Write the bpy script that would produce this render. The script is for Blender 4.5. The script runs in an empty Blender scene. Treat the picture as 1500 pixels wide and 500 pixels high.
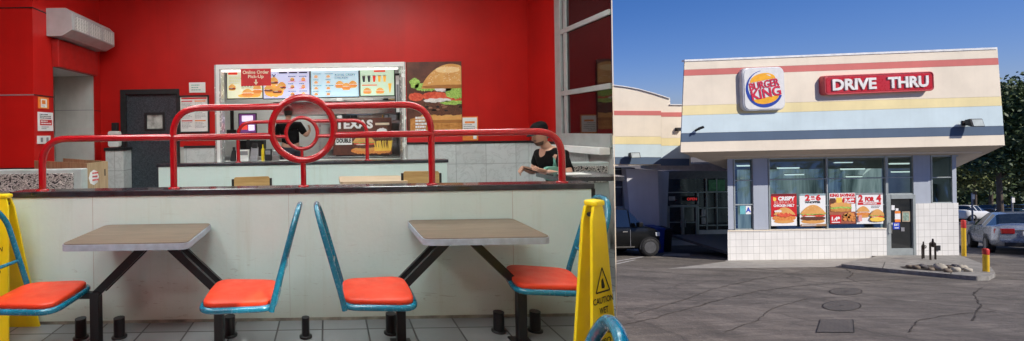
import bpy, bmesh, math, random
from mathutils import Vector, Matrix
R = math.radians
random.seed(7)
scene = bpy.context.scene
COL = scene.collection

# ---------------------------------------------------------------- camera frame
F, CX, CY, E = 640.0, 480.0, 192.0, 1.45
RHO = R(0.9)
cR, sR = math.cos(RHO), math.sin(RHO)
def P(px, py, d):
    u, v = px - CX, -(py - CY)
    u0 = u * cR + v * sR
    v0 = -u * sR + v * cR
    return Vector((u0 / F * d, d, E + v0 / F * d))
def rect(px0, py0, px1, py1, d):
    xm, ym = (px0 + px1) / 2, (py0 + py1) / 2
    return P(px0, ym, d).x, P(px1, ym, d).x, P(xm, py1, d).z, P(xm, py0, d).z   # x0,x1,z0,z1

cam_d = bpy.data.cameras.new("camera"); cam = bpy.data.objects.new("camera", cam_d); COL.objects.link(cam)
cam.matrix_world = Matrix.Translation((0, 0, E)) @ Matrix.Rotation(R(90), 4, 'X') @ Matrix.Rotation(-RHO, 4, 'Z')
cam_d.sensor_width = 36; cam_d.lens = F / 1500 * 36
cam_d.shift_x = (750 - CX) / 1500; cam_d.shift_y = -(250 - CY) / 1500
cam_d.clip_start = 0.02; cam_d.clip_end = 2000
scene.camera = cam

# ---------------------------------------------------------------- materials
def nt_mat(name):
    m = bpy.data.materials.new(name); m.use_nodes = True
    return m, m.node_tree, m.node_tree.nodes['Principled BSDF']
def s2l(c):
    return tuple(((x / 255) / 12.92 if x / 255 <= 0.04045 else ((x / 255 + 0.055) / 1.055) ** 2.4) for x in c)
def coords(nt, scale=(1, 1, 1), kind='Object'):
    tc = nt.nodes.new('ShaderNodeTexCoord'); mp = nt.nodes.new('ShaderNodeMapping')
    mp.inputs['Scale'].default_value = scale
    nt.links.new(tc.outputs[kind], mp.inputs['Vector'])
    return mp.outputs['Vector']
def noise(nt, vec, scale, detail=4, rough=.55, dist=0):
    n = nt.nodes.new('ShaderNodeTexNoise'); n.inputs['Scale'].default_value = scale
    n.inputs['Detail'].default_value = detail; n.inputs['Roughness'].default_value = rough
    n.inputs['Distortion'].default_value = dist
    nt.links.new(vec, n.inputs['Vector']); return n.outputs['Fac']
def ramp(nt, fac, stops):
    r = nt.nodes.new('ShaderNodeValToRGB'); els = r.color_ramp.elements
    while len(els) < len(stops): els.new(0.5)
    for e, (p, c) in zip(els, stops):
        e.position = p; e.color = (c[0], c[1], c[2], 1) if not isinstance(c, (int, float)) else (c, c, c, 1)
    nt.links.new(fac, r.inputs['Fac']); return r.outputs['Color']
def mix(nt, fac, a, b, mode='MIX'):
    n = nt.nodes.new('ShaderNodeMix'); n.data_type = 'RGBA'; n.blend_type = mode
    for sock, val in ((0, fac), (6, a), (7, b)):
        if isinstance(val, (int, float)): n.inputs[sock].default_value = val if sock == 0 else (val, val, val, 1)
        elif isinstance(val, tuple): n.inputs[sock].default_value = (*val[:3], 1)
        else: nt.links.new(val, n.inputs[sock])
    return n.outputs[2]
def bump(nt, b, h, strength=.3, dist=.01):
    n = nt.nodes.new('ShaderNodeBump'); n.inputs['Strength'].default_value = strength; n.inputs['Distance'].default_value = dist
    nt.links.new(h, n.inputs['Height']); nt.links.new(n.outputs['Normal'], b.inputs['Normal'])
def M(name, col, rough=.5, metal=0, var=.15, scale=6, bmp=0, bscale=60, emit=0, coat=0, stretch=(1, 1, 1), grime=0, spec=None):
    m, nt, b = nt_mat(name)
    vec = coords(nt, stretch)
    f = noise(nt, vec, scale, 5)
    lo = tuple(c * (1 - var) for c in col); hi = tuple(min(1, c * (1 + var)) for c in col)
    c = ramp(nt, f, [(.3, lo), (.7, hi)])
    if grime:
        g = noise(nt, coords(nt, (3, 3, .6)), 2.2, 6, .65)
        c = mix(nt, ramp(nt, g, [(.42, 0.0), (.75, grime)]), c, tuple(x * .45 for x in col))
    nt.links.new(c, b.inputs['Base Color'])
    b.inputs['Roughness'].default_value = rough; b.inputs['Metallic'].default_value = metal
    if spec is not None: b.inputs['Specular IOR Level'].default_value = spec
    if coat: b.inputs['Coat Weight'].default_value = coat; b.inputs['Coat Roughness'].default_value = .08
    if rough > .12:
        rr = ramp(nt, noise(nt, vec, scale * 2.3, 3), [(.3, rough * .8), (.7, min(1, rough * 1.2))]); nt.links.new(rr, b.inputs['Roughness'])
    if bmp: bump(nt, b, noise(nt, vec, bscale, 4), bmp, .004)
    if emit:
        nt.links.new(c, b.inputs['Emission Color']); b.inputs['Emission Strength'].default_value = emit
    return m
def tilemat(name, col, mortar, w, h, msize=.02, rough=.3, plane='XZ', var=.12, offset=0, bmp=.4, vein=0, grime=0.0, phase=(0, 0)):
    m, nt, b = nt_mat(name)
    tc = nt.nodes.new('ShaderNodeTexCoord'); sp = nt.nodes.new('ShaderNodeSeparateXYZ'); cb = nt.nodes.new('ShaderNodeCombineXYZ')
    nt.links.new(tc.outputs['Object'], sp.inputs[0])
    a, c_ = {'XZ': ('X', 'Z'), 'XY': ('X', 'Y'), 'YZ': ('Y', 'Z')}[plane]
    for k, (ax, ph) in enumerate(((a, phase[0]), (c_, phase[1]))):
        ad = nt.nodes.new('ShaderNodeMath'); ad.operation = 'ADD'; ad.inputs[1].default_value = ph
        nt.links.new(sp.outputs[ax], ad.inputs[0]); nt.links.new(ad.outputs[0], cb.inputs[k])
    br = nt.nodes.new('ShaderNodeTexBrick'); br.offset = offset
    nt.links.new(cb.outputs[0], br.inputs['Vector'])
    br.inputs['Scale'].default_value = 1; br.inputs['Brick Width'].default_value = w; br.inputs['Row Height'].default_value = h
    br.inputs['Mortar Size'].default_value = msize / 2; br.inputs['Mortar Smooth'].default_value = .2
    br.inputs['Color1'].default_value = (*[x * (1 - var) for x in col], 1); br.inputs['Color2'].default_value = (*[min(1, x * (1 + var)) for x in col], 1)
    br.inputs['Mortar'].default_value = (*mortar, 1)
    c = br.outputs['Color']
    vec = coords(nt)
    if vein:
        v = noise(nt, vec, 3.0, 8, .6, 1.5)
        c = mix(nt, ramp(nt, v, [(.47, 0.0), (.5, vein), (.53, 0.0)]), c, tuple(x * .6 for x in col))
    g = noise(nt, vec, 1.7, 6, .65)
    c = mix(nt, ramp(nt, g, [(.4, 0.0), (.75, .25 + grime)]), c, tuple(x * .6 for x in col))
    nt.links.new(c, b.inputs['Base Color'])
    b.inputs['Roughness'].default_value = rough
    inv = nt.nodes.new('ShaderNodeMath'); inv.operation = 'SUBTRACT'; inv.inputs[0].default_value = 1
    nt.links.new(br.outputs['Fac'], inv.inputs[1])
    bump(nt, b, inv.outputs[0], bmp, .004)
    return m
def emis(name, col, s):
    m, nt, b = nt_mat(name)
    b.inputs['Base Color'].default_value = (*col, 1); b.inputs['Emission Color'].default_value = (*col, 1)
    b.inputs['Emission Strength'].default_value = s; b.inputs['Roughness'].default_value = .4
    return m
def glass(name, tint=(.55, .65, .68), refl=.22, rough=.02, wob=0.0, tilt=0):
    m, nt, b = nt_mat(name); nt.nodes.remove(b); out = nt.nodes['Material Output']
    t = nt.nodes.new('ShaderNodeBsdfTransparent'); t.inputs[0].default_value = (*tint, 1)
    g = nt.nodes.new('ShaderNodeBsdfGlossy'); g.inputs['Roughness'].default_value = rough; g.inputs[0].default_value = (.9, .95, 1, 1)
    fr = nt.nodes.new('ShaderNodeFresnel'); fr.inputs[0].default_value = 1.5
    ad = nt.nodes.new('ShaderNodeMath'); ad.operation = 'ADD'; ad.inputs[1].default_value = refl; ad.use_clamp = True
    nt.links.new(fr.outputs[0], ad.inputs[0]); fr.inputs[0].default_value = 1.25
    mx = nt.nodes.new('ShaderNodeMixShader'); nt.links.new(ad.outputs[0], mx.inputs[0]); nt.links.new(t.outputs[0], mx.inputs[1]); nt.links.new(g.outputs[0], mx.inputs[2])
    if tilt:
        cb = nt.nodes.new('ShaderNodeCombineXYZ'); cb.inputs[0].default_value = -.006; cb.inputs[1].default_value = -math.cos(tilt); cb.inputs[2].default_value = math.sin(tilt) - .006
        wv = nt.nodes.new('ShaderNodeTexNoise'); wv.inputs['Scale'].default_value = .9; nt.links.new(coords(nt), wv.inputs['Vector'])
        sc = nt.nodes.new('ShaderNodeVectorMath'); sc.operation = 'MULTIPLY_ADD'; sc.inputs[1].default_value = (.012, .0, .012); nt.links.new(wv.outputs['Color'], sc.inputs[0]); nt.links.new(cb.outputs[0], sc.inputs[2])
        nm = nt.nodes.new('ShaderNodeVectorMath'); nm.operation = 'NORMALIZE'; nt.links.new(sc.outputs[0], nm.inputs[0]); nt.links.new(nm.outputs[0], g.inputs['Normal'])
    elif wob:
        bp = nt.nodes.new('ShaderNodeBump'); bp.inputs['Strength'].default_value = wob; bp.inputs['Distance'].default_value = .02
        nt.links.new(noise(nt, coords(nt), 1.2, 2), bp.inputs['Height']); nt.links.new(bp.outputs[0], g.inputs['Normal'])
    nt.links.new(mx.outputs[0], out.inputs['Surface'])
    return m

# ---------------------------------------------------------------- text cache
_tc = {}
def text_mesh(s, bold=.03):
    key = (s, bold)
    if key in _tc: return _tc[key]
    cu = bpy.data.curves.new('t', 'FONT'); cu.body = s; cu.size = 1; cu.offset = bold; cu.resolution_u = 3; cu.fill_mode = 'BOTH'
    ob = bpy.data.objects.new('t', cu); COL.objects.link(ob)
    dg = bpy.context.evaluated_depsgraph_get(); dg.update()
    me = bpy.data.meshes.new_from_object(ob.evaluated_get(dg))
    vs = [(v.co.x, v.co.y) for v in me.vertices]; fs = [tuple(p.vertices) for p in me.polygons]
    bpy.data.objects.remove(ob); bpy.data.curves.remove(cu); bpy.data.meshes.remove(me)
    x0 = min(v[0] for v in vs); x1 = max(v[0] for v in vs); y0 = min(v[1] for v in vs); y1 = max(v[1] for v in vs)
    vs = [((x - x0) / (x1 - x0), (y - y0) / (y1 - y0)) for x, y in vs]
    _tc[key] = (vs, fs, (x1 - x0) / (y1 - y0)); return _tc[key]

# ---------------------------------------------------------------- mesh builder
class MB:
    def __init__(s): s.v = []; s.f = []; s.m = []; s.sm = []; s.mats = []
    def mi(s, m):
        if m not in s.mats: s.mats.append(m)
        return s.mats.index(m)
    def add(s, vs, fs, m=None, smooth=False):
        b = len(s.v); s.v += [Vector(v) for v in vs]; k = s.mi(m)
        for f in fs: s.f.append(tuple(i + b for i in f)); s.m.append(k); s.sm.append(smooth)
    def box(s, x0, x1, y0, y1, z0, z1, m=None):
        vs = [(x0, y0, z0), (x1, y0, z0), (x1, y1, z0), (x0, y1, z0), (x0, y0, z1), (x1, y0, z1), (x1, y1, z1), (x0, y1, z1)]
        s.hexa(vs, m)
    def hexa(s, vs, m=None):
        s.add(vs, [(3, 2, 1, 0), (4, 5, 6, 7), (0, 1, 5, 4), (1, 2, 6, 5), (2, 3, 7, 6), (3, 0, 4, 7)], m)
    def prism(s, poly, off, m=None, smooth=False):
        n = len(poly); off = Vector(off); vs = [Vector(p) for p in poly] + [Vector(p) + off for p in poly]
        s.add(vs, [tuple(range(n))[::-1], tuple(range(n, 2 * n))], m)
        s.add(vs, [(i, (i + 1) % n, (i + 1) % n + n, i + n) for i in range(n)], m, smooth)
    def loft(s, rings, m=None, smooth=True, caps=True, closed=True):
        n = len(rings[0]); vs = [p for r in rings for p in r]; fs = []
        for a in range(len(rings) - 1):
            for i in range(n if closed else n - 1):
                j = (i + 1) % n; fs.append((a * n + i, a * n + j, (a + 1) * n + j, (a + 1) * n + i))
        s.add(vs, fs, m, smooth)
        if caps:
            s.add(rings[0], [tuple(range(n))[::-1]], m); s.add(rings[-1], [tuple(range(n))], m)
    def tube(s, pts, r, m=None, n=12, closed=False, caps=True):
        pts = [Vector(p) for p in pts]; k = len(pts); rs = r if isinstance(r, (list, tuple)) else [r] * k
        up = None; rings = []
        for i, p in enumerate(pts):
            if closed: t = (pts[(i + 1) % k] - pts[i - 1])
            else: t = (pts[min(i + 1, k - 1)] - pts[max(i - 1, 0)])
            t.normalize()
            if up is None: up = t.orthogonal().normalized()
            up = (up - t * up.dot(t)).normalized(); w = t.cross(up)
            rings.append([p + (up * math.cos(a) + w * math.sin(a)) * rs[i] for a in [2 * math.pi * q / n for q in range(n)]])
        if closed: rings.append(rings[0])
        s.loft(rings, m, True, caps and not closed)
    def lathe(s, prof, c, m=None, axis='Z', n=24, smooth=True):
        c = Vector(c); rings = []
        for r, h in prof:
            ring = []
            for q in range(n):
                a = 2 * math.pi * q / n; x, y = r * math.cos(a), r * math.sin(a)
                ring.append(c + (Vector((x, y, h)) if axis == 'Z' else Vector((x, -h, y)) if axis == 'Y' else Vector((h, x, y))))
            rings.append(ring)
        s.loft(rings, m, smooth, True)
    def ball(s, c, r, m=None, seg=12, rg=8, sc=(1, 1, 1), jit=0, rot=None):
        c = Vector(c); rings = []
        for i in range(1, rg):
            t = math.pi * i / rg; ring = []
            for q in range(seg):
                a = 2 * math.pi * q / seg; k = 1 + random.uniform(-jit, jit)
                v = Vector((math.sin(t) * math.cos(a) * sc[0], math.sin(t) * math.sin(a) * sc[1], math.cos(t) * sc[2])) * r * k
                if rot: v = rot @ v
                ring.append(c + v)
            rings.append(ring)
        s.loft(rings, m, True, True)
    def text(s, t, fr, u, v, h=None, w=None, m=None, layer=2, bold=.03, rot=0, anchor='c', extr=0):
        vs, fs, asp = text_mesh(t, bold)
        if h is None: h = w / asp
        if w is None: w = h * asp
        o, ex, ez, n, st = fr; out = []
        ca, sa = math.cos(rot), math.sin(rot)
        for x, y in vs:
            x = (x - .5) * w; y = (y - .5) * h
            x, y = x * ca - y * sa, x * sa + y * ca
            out.append(o + ex * (u + x) + ez * (v + y) + n * (st * layer))
        s.add(out, fs, m)
        if extr: s.v[-len(out):]
    def flat(s, pts, fr, layer, m):
        o, ex, ez, n, st = fr
        s.add([o + ex * a + ez * b + n * (st * layer) for a, b in pts], [tuple(range(len(pts)))], m)
    def frect(s, u0, v0, u1, v1, fr, layer, m): s.flat([(u0, v0), (u1, v0), (u1, v1), (u0, v1)], fr, layer, m)
    def mesh(s, name, origin=(0, 0, 0)):
        o = Vector(origin)
        me = bpy.data.meshes.new(name); me.from_pydata([v - o for v in s.v], [], s.f)
        for mt in s.mats: me.materials.append(mt)
        me.polygons.foreach_set('material_index', s.m); me.polygons.foreach_set('use_smooth', s.sm)
        me.update(); bm = bmesh.new(); bm.from_mesh(me); bmesh.ops.recalc_face_normals(bm, faces=bm.faces) if len(s.f) < 60000 and not getattr(s, 'keepn', False) else None
        bm.to_mesh(me); bm.free(); return me
def rootpos(par):
    p = Vector((0, 0, 0))
    while par is not None: p += Vector(par.get('_o', (0, 0, 0))); par = par.parent
    return p
def tag(o, label=None, cat=None, group=None, kind=None):
    if label: o['label'] = label
    if cat: o['category'] = cat
    if group: o['group'] = group
    if kind: o['kind'] = kind
    return o
def build(mb, name, par=None, bevel=0, world=True, origin=None, seg=2):
    """par given: verts are world coordinates (world=True) or local to the root."""
    if par is None:
        if origin is None:
            xs = [v.x for v in mb.v]; ys = [v.y for v in mb.v]; zs = [v.z for v in mb.v]
            origin = Vector(((min(xs) + max(xs)) / 2, (min(ys) + max(ys)) / 2, min(zs)))
        o = bpy.data.objects.new(name, mb.mesh(name, origin)); o.location = origin; POS[o.name] = Vector(origin)
    else:
        base = POS.get(par.name, Vector((0, 0, 0))) if world else Vector((0, 0, 0))
        o = bpy.data.objects.new(name, mb.mesh(name, base)); o.parent = par; POS[o.name] = base
    COL.objects.link(o)
    if bevel:
        bv = o.modifiers.new('Bevel', 'BEVEL'); bv.width = bevel; bv.segments = seg; bv.limit_method = 'ANGLE'; bv.angle_limit = R(35)
    return o
POS = {}
def empty(name, loc, label=None, cat=None, group=None):
    o = bpy.data.objects.new(name, None); COL.objects.link(o); o.location = loc; o.empty_display_size = .1; POS[o.name] = Vector(loc)
    return tag(o, label, cat, group)
def kids(o): return [c for c in ALLK.get(o.name, [])]
def copy_tree(o, parent=None):
    c = o.copy(); COL.objects.link(c)
    if parent is not None: c.parent = parent
    for ch in [x for x in bpy.data.objects if x.parent == o]: copy_tree(ch, c)
    return c
def fillet(pts, r, n=6):
    pts = [Vector(p) for p in pts]; out = [pts[0]]
    for i in range(1, len(pts) - 1):
        a, b, c = pts[i - 1], pts[i], pts[i + 1]
        d1 = (a - b); d2 = (c - b); k = min(r, d1.length * .49 if i > 1 else d1.length * .95, d2.length * .49 if i < len(pts) - 2 else d2.length * .95)
        p1 = b + d1.normalized() * k; p2 = b + d2.normalized() * k
        for q in range(n + 1):
            t = q / n; out.append(p1 * (1 - t) ** 2 + b * 2 * t * (1 - t) + p2 * t ** 2)
    out.append(pts[-1]); return out
def rrect2(w, h, r, n=5):
    out = []
    for cx, cy, a0 in ((w / 2 - r, h / 2 - r, 0), (-w / 2 + r, h / 2 - r, 90), (-w / 2 + r, -h / 2 + r, 180), (w / 2 - r, -h / 2 + r, 270)):
        for q in range(n + 1):
            a = R(a0 + 90 * q / n); out.append((cx + r * math.cos(a), cy + r * math.sin(a)))
    return out
def frame_xz(x, y, z, st=.0015): return (Vector((x, y, z)), Vector((1, 0, 0)), Vector((0, 0, 1)), Vector((0, -1, 0)), st)

# ================================================================= MATERIALS
def redwall():
    m, nt, b = nt_mat('red_wall_paint')
    vec = coords(nt); f = noise(nt, vec, .9, 4)
    c = ramp(nt, f, [(.3, (.41, .008, .007)), (.7, (.56, .013, .010))])
    g = noise(nt, coords(nt, (5, 5, .4)), 1.5, 5)
    c = mix(nt, ramp(nt, g, [(.5, 0.0), (.8, .18)]), c, (.22, .008, .01))
    nt.links.new(c, b.inputs['Base Color']); b.inputs['Roughness'].default_value = .42; b.inputs['Specular IOR Level'].default_value = .3
    bump(nt, b, noise(nt, vec, 45, 3), .12, .004); return m
RED = redwall()
REDTRIM = M('red_trim', (.38, .012, .01), .4)
def dadopaint():
    m, nt, b = nt_mat('white_painted_panel')
    vec = coords(nt); f = noise(nt, vec, 1.2, 6, .6)
    c = ramp(nt, f, [(.3, (.58, .74, .71)), (.6, (.66, .80, .77)), (.75, (.71, .80, .77))])
    st = noise(nt, coords(nt, (4, 4, .18)), 2.5, 6, .65, .4)
    c = mix(nt, ramp(nt, st, [(.56, 0.0), (.78, .35)]), c, (.45, .50, .38))
    sp = nt.nodes.new('ShaderNodeSeparateXYZ'); tc = nt.nodes.new('ShaderNodeTexCoord'); nt.links.new(tc.outputs['Object'], sp.inputs[0])
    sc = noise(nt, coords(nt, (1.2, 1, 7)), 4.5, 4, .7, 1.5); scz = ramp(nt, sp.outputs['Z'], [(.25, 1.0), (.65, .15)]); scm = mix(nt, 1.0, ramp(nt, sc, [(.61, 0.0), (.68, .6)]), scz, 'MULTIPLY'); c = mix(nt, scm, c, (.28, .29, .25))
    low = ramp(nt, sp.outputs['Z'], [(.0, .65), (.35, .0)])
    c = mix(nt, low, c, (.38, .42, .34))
    nt.links.new(c, b.inputs['Base Color']); b.inputs['Roughness'].default_value = .38
    bump(nt, b, noise(nt, vec, 28, 5), .25, .006); return m
DADO = dadopaint()
BLACKCAP = M('black_capping', (.025, .026, .035), .22, coat=.4, var=.4, scale=12)
REDTUBE = M('glossy_red_tube_paint', (.42, .006, .012), .22, coat=.7, var=.12, scale=9, bmp=.05, bscale=30)
TEAL = M('teal_tube_paint', (.004, .16, .26), .25, coat=.6, var=.14, scale=22, bmp=.05, bscale=35)
ORANGE = M('orange_vinyl', (.72, .046, .010), .45, var=.10, scale=7, bmp=.10, bscale=70, grime=.10)
BLACKM = M('black_steel', (.012, .012, .014), .35, var=.3, spec=.4)
EDGE = M('grey_table_edge', (.36, .42, .50), .35, var=.15, scale=20)
def woodtop():
    m, nt, b = nt_mat('brown_laminate')
    f = noise(nt, coords(nt, (1.5, 14, 6)), 3, 6, .6, .6)
    c = ramp(nt, f, [(.3, (.12, .082, .056)), (.7, (.21, .15, .105))])
    nt.links.new(c, b.inputs['Base Color']); b.inputs['Roughness'].default_value = .35; return m
TOPW = woodtop()
def woodm(name, a, b_, sc=(30, 30, 1.2), rough=.45):
    m, nt, b = nt_mat(name)
    f = noise(nt, coords(nt, sc), 1.2, 5, .6, .4)
    c = ramp(nt, f, [(.3, a), (.7, b_)]); nt.links.new(c, b.inputs['Base Color']); b.inputs['Roughness'].default_value = rough; return m
WOOD = woodm('light_wood_panel', (.30, .19, .10), (.52, .38, .23))
CHWOOD = woodm('chair_wood', (.42, .25, .09), (.6, .4, .16), (3, 30, 30))
FLOOR = tilemat('grey_floor_tile', (.22, .235, .245), (.03, .03, .035), .33, .33, .014, .3, 'XY', .22, 0, .5, grime=.25, phase=(.06, .11))
FLOOR2 = M('dark_floor', (.1, .1, .1), .4)
WAIN = tilemat('marble_wall_tile', (.62, .66, .66), (.35, .38, .38), .52, .42, .01, .2, 'XZ', .04, 0, .3, vein=.45)
WAINY = tilemat('marble_wall_tile_side', (.62, .66, .66), (.35, .38, .38), .52, .42, .01, .2, 'YZ', .04, 0, .3, vein=.45)
WHITE = M('white_gloss_paint', (.78, .79, .78), .35, var=.04)
LGREY = M('light_grey_paint', (.50, .50, .48), .5, var=.06, grime=.2)
STEEL = M('stainless_steel', (.5, .52, .54), .3, 1, var=.15, scale=4, stretch=(1, 1, 20))
ALU = M('grey_aluminium_frame', (.38, .42, .42), .4, .3, var=.1)
DARKGLASS = M('dark_reflecting_glass', (.012, .004, .005), .04, var=.2, spec=.9)
YEL = M('yellow_plastic', (.86, .66, .01), .38, var=.1, scale=4, grime=.12)
INKB = M('black_print', (.01, .01, .012), .5)
BLK = M('matt_black', (.01, .01, .012), .6)
PAPER = M('white_paper', (.75, .74, .72), .6, var=.05)
INKG = M('grey_print', (.25, .25, .27), .6)
CREAMP = M('cream_print', (.8, .68, .5), .6)
REDP = M('red_print', (.60, .015, .02), .45, var=.1)
ORP = M('orange_print', (.85, .25, .04), .5)
WHP = M('white_print', (.82, .82, .82), .5, var=.03)
BLUEP = M('blue_print', (.02, .06, .5), .5)
GREENP = M('green_print', (.10, .55, .18), .5, var=.2)
def food(name, a, b_, sc, emit=0):
    m, nt, b = nt_mat(name)
    f = noise(nt, coords(nt), sc, 6, .65)
    c = ramp(nt, f, [(.32, a), (.68, b_)]); nt.links.new(c, b.inputs['Base Color']); b.inputs['Roughness'].default_value = .5
    if emit: nt.links.new(c, b.inputs['Emission Color']); b.inputs['Emission Strength'].default_value = emit
    return m
def foodset(tag_, k, emit=0):
    return dict(bun=food('printed_bun_' + tag_, (.60, .26, .06), (.82, .46, .15), 1.2 * k, emit), bun2=food('printed_crust_' + tag_, (.42, .14, .02), (.72, .36, .10), 7 * k, emit),
                pat=food('printed_patty_' + tag_, (.025, .01, .008), (.20, .07, .035), 30 * k, emit), let=food('printed_lettuce_' + tag_, (.12, .32, .03), (.55, .75, .18), 20 * k, emit),
                tom=food('printed_tomato_' + tag_, (.55, .03, .015), (.85, .16, .07), 9 * k, emit), oni=food('printed_onion_' + tag_, (.65, .6, .55), (.9, .85, .85), 9 * k, emit),
                ch=food('printed_fried_chicken_' + tag_, (.55, .12, .015), (.85, .38, .10), 25 * k, emit), see=food('printed_sesame_' + tag_, (.85, .7, .42), (.9, .8, .55), 9, emit),
                chz=food('printed_cheese_' + tag_, (.85, .50, .05), (.9, .65, .12), 5 * k, emit))
FD = foodset('poster', 2.2); FDX = foodset('window', 1.0); FDS = foodset('screen', 4, .8)
DARKBG = food('printed_dark_background', (.05, .012, .008), (.16, .05, .03), 3)

# ---------------------------------------------------------------- printed burger
def wavy(u0, u1, vb, vt, amp, n, seed, fr_layer=None, round_=.3):
    rnd = random.Random(seed); top = []; bot = []
    for i in range(n + 1):
        t = i / n; e = min(1, math.sin(math.pi * min(max(t, 0.001), .999)) ** round_)
        mid = (vb + vt) / 2; hh = (vt - vb) / 2 * e
        top.append((u0 + (u1 - u0) * t, mid + hh + rnd.uniform(-amp, amp) * e)); bot.append((u0 + (u1 - u0) * t, mid - hh + rnd.uniform(-amp, amp) * e))
    return bot + top[::-1]
def dome(u0, u1, vb, vt, n=16, p=.8):
    pts = [(u0 + (u1 - u0) * i / n, vb + (vt - vb) * (max(0, math.sin(math.pi * i / n)) ** p)) for i in range(n + 1)]
    return pts
def burger(mb, fr, u, v, w, h, fd, seed, lay=1, kind='beef', clip=None, seeds=24):
    rnd = random.Random(seed)
    def cp(pts):
        if clip is None: return pts
        a, b, c, d = clip; return [(min(max(x, a), c), min(max(y, b), d)) for x, y in pts]
    L, r_ = u - w / 2, u + w / 2
    mb.flat(cp(wavy(L + .04 * w, r_ - .04 * w, v, v + .24 * h, .004 * w, 18, seed, None, .35)), fr, lay, fd['bun'])
    if kind == 'beef':
        mb.flat(cp(wavy(L + .01 * w, r_ - .01 * w, v + .17 * h, v + .40 * h, .012 * w, 26, seed + 1)), fr, lay + 1, fd['pat'])
        mb.flat(cp(wavy(L + .05 * w, L + .55 * w, v + .38 * h, v + .50 * h, .004 * w, 12, seed + 2)), fr, lay + 2, fd['tom'])
        mb.flat(cp(wavy(L + .45 * w, r_ - .03 * w, v + .36 * h, v + .49 * h, .004 * w, 12, seed + 3)), fr, lay + 3, fd['tom'])
        mb.flat(cp(wavy(L + .15 * w, L + .60 * w, v + .36 * h, v + .41 * h, .004 * w, 12, seed + 4)), fr, lay + 4, fd['oni'])
        mb.flat(cp(wavy(L - .03 * w, r_ + .02 * w, v + .46 * h, v + .60 * h, .03 * w, 30, seed + 5)), fr, lay + 3, fd['let'])
    else:
        mb.flat(cp(wavy(L - .03 * w, r_ + .03 * w, v + .17 * h, v + .48 * h, .02 * w, 26, seed + 1)), fr, lay + 1, fd['ch'])
        mb.flat(cp(wavy(L + .1 * w, r_ - .15 * w, v + .46 * h, v + .54 * h, .01 * w, 12, seed + 2)), fr, lay + 2, fd['oni'])
    mb.flat(cp(dome(L + .0 * w, r_ - .0 * w, v + .52 * h, v + h)), fr, lay + 5, fd['bun'])
    for _ in range(seeds):
        a = rnd.uniform(.15, .85); top = max(0, math.sin(math.pi * a)) ** .8
        b = .52 + rnd.uniform(.35, .92) * .48 * top; x, y = L + a * w, v + b * h; s = .014 * w
        if clip and not (clip[0] < x < clip[2] - s and clip[1] < y < clip[3]): continue
        mb.flat([(x - s, y), (x, y - s * .5), (x + s, y), (x, y + s * .5)], fr, lay + 6, fd['see'])

# ================================================================= INTERIOR SHELL
RAYK = (898 - CX) / F          # the dividing wall runs straight back from beside the camera
XR = 3.5; DF = 7.6; XL = -3.94; CEIL = 4.2
dE = XR / RAYK; dG = (XR + .17) / RAYK
def struct(mb, name, **k): o = build(mb, name, None, **k); o['kind'] = 'structure'; return o
mb = MB(); poly = [(-5.3, -2.1), (.3, -2.1), (.3, .1), (1.33 * RAYK, 1.33), (XR + .16, dG - .01), (XR + .16, 10.6), (-5.3, 10.6)]
mb.prism([(x, y, -.25) for x, y in poly], (0, 0, .25), FLOOR); struct(mb, 'floor', origin=(0, 0, 0))
mb = MB(); CEILM = M('ceiling_board', (.62, .62, .60), .8, var=.05)
mb.prism([(x, y, CEIL) for x, y in poly], (0, 0, .25), CEILM); struct(mb, 'ceiling')
# far wall with openings for door and pick-up window
wx0, wx1, wz0, wz1 = rect(318, 96, 592, 236, DF)
dx0, dx1, _, dz1 = rect(178, 131, 264, 300, DF)
mb = MB()
def fw(x0, x1, z0, z1, m): mb.box(x0, x1, DF, DF + .14, z0, z1, m)
WZ = 1.21
fw(-5.3, dx0, 0, CEIL, RED); fw(dx0, dx1, dz1, CEIL, RED); fw(dx1, wx0, WZ, CEIL, RED); fw(wx0, wx1, wz1, CEIL, RED); fw(wx1, XR, WZ, CEIL, RED)
fw(dx1, wx0, 0, WZ, LGREY); fw(wx0, wx1, 0, wz0, LGREY); fw(wx1, XR, 0, WZ, LGREY)
o = struct(mb, 'back_wall')
mb = MB()
mb.box(dx1 + .07, wx0 - .05, DF - .02, DF - .001, 0, WZ - .02, WAIN); mb.box(wx0 - .05, wx1 + .05, DF - .02, DF - .001, 0, wz0 - .06, WAIN); mb.box(wx1 + .05, XR - .022, DF - .02, DF - .001, 0, WZ - .02, WAIN)
c = build(mb, 'marble_wainscot', o)
mb = MB(); mb.box(wx1 + .03, XR - .024, DF - .035, DF - .001, WZ - .018, WZ + .02, BLK); mb.box(dx1 + .07, wx0 - .03, DF - .035, DF - .001, WZ - .018, WZ + .02, BLK); build(mb, 'dado_trim', o)
# right wall with tall window

dW = XR * F / (817 - CX)      # window starts here
mb = MB()
mb.box(XR, XR + .15, dW, 10.6, 0, CEIL, RED); mb.box(XR, XR + .15, dG, dW, 0, 1.19, LGREY); mb.box(XR, XR + .15, dG, dW, 3.75, CEIL, RED)
for za, zb_, m_ in ((0, 1.19, LGREY), (3.75, CEIL, RED)): mb.prism([(XR, dE + .004, za), (XR + .148, dG - .001, za), (XR, dG - .001, za)], (0, 0, zb_ - za), m_)
o = struct(mb, 'right_wall')
mb = MB(); mb.box(XR - .02, XR - .001, dW - .8, DF - .022, 0, WZ - .02, WAINY); build(mb, 'marble_wainscot', o)
mb = MB(); mb.box(XR - .035, XR - .001, dW + .02, DF - .04, WZ - .018, WZ + .02, BLK); build(mb, 'dado_trim', o)
w = empty('shopfront_window', (XR, dW, 1.2), 'tall dark window in grey metal frame on the right wall of the dining room', 'window')
mb = MB(); gy0, gy1 = dE + .012, dW - .1
mb.box(XR - .03, XR + .08, dW - .16, dW, 1.25, 3.75, ALU); mb.box(XR - .02, XR + .004, dW - .30, dW - .22, 1.36, 3.69, ALU)
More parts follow.
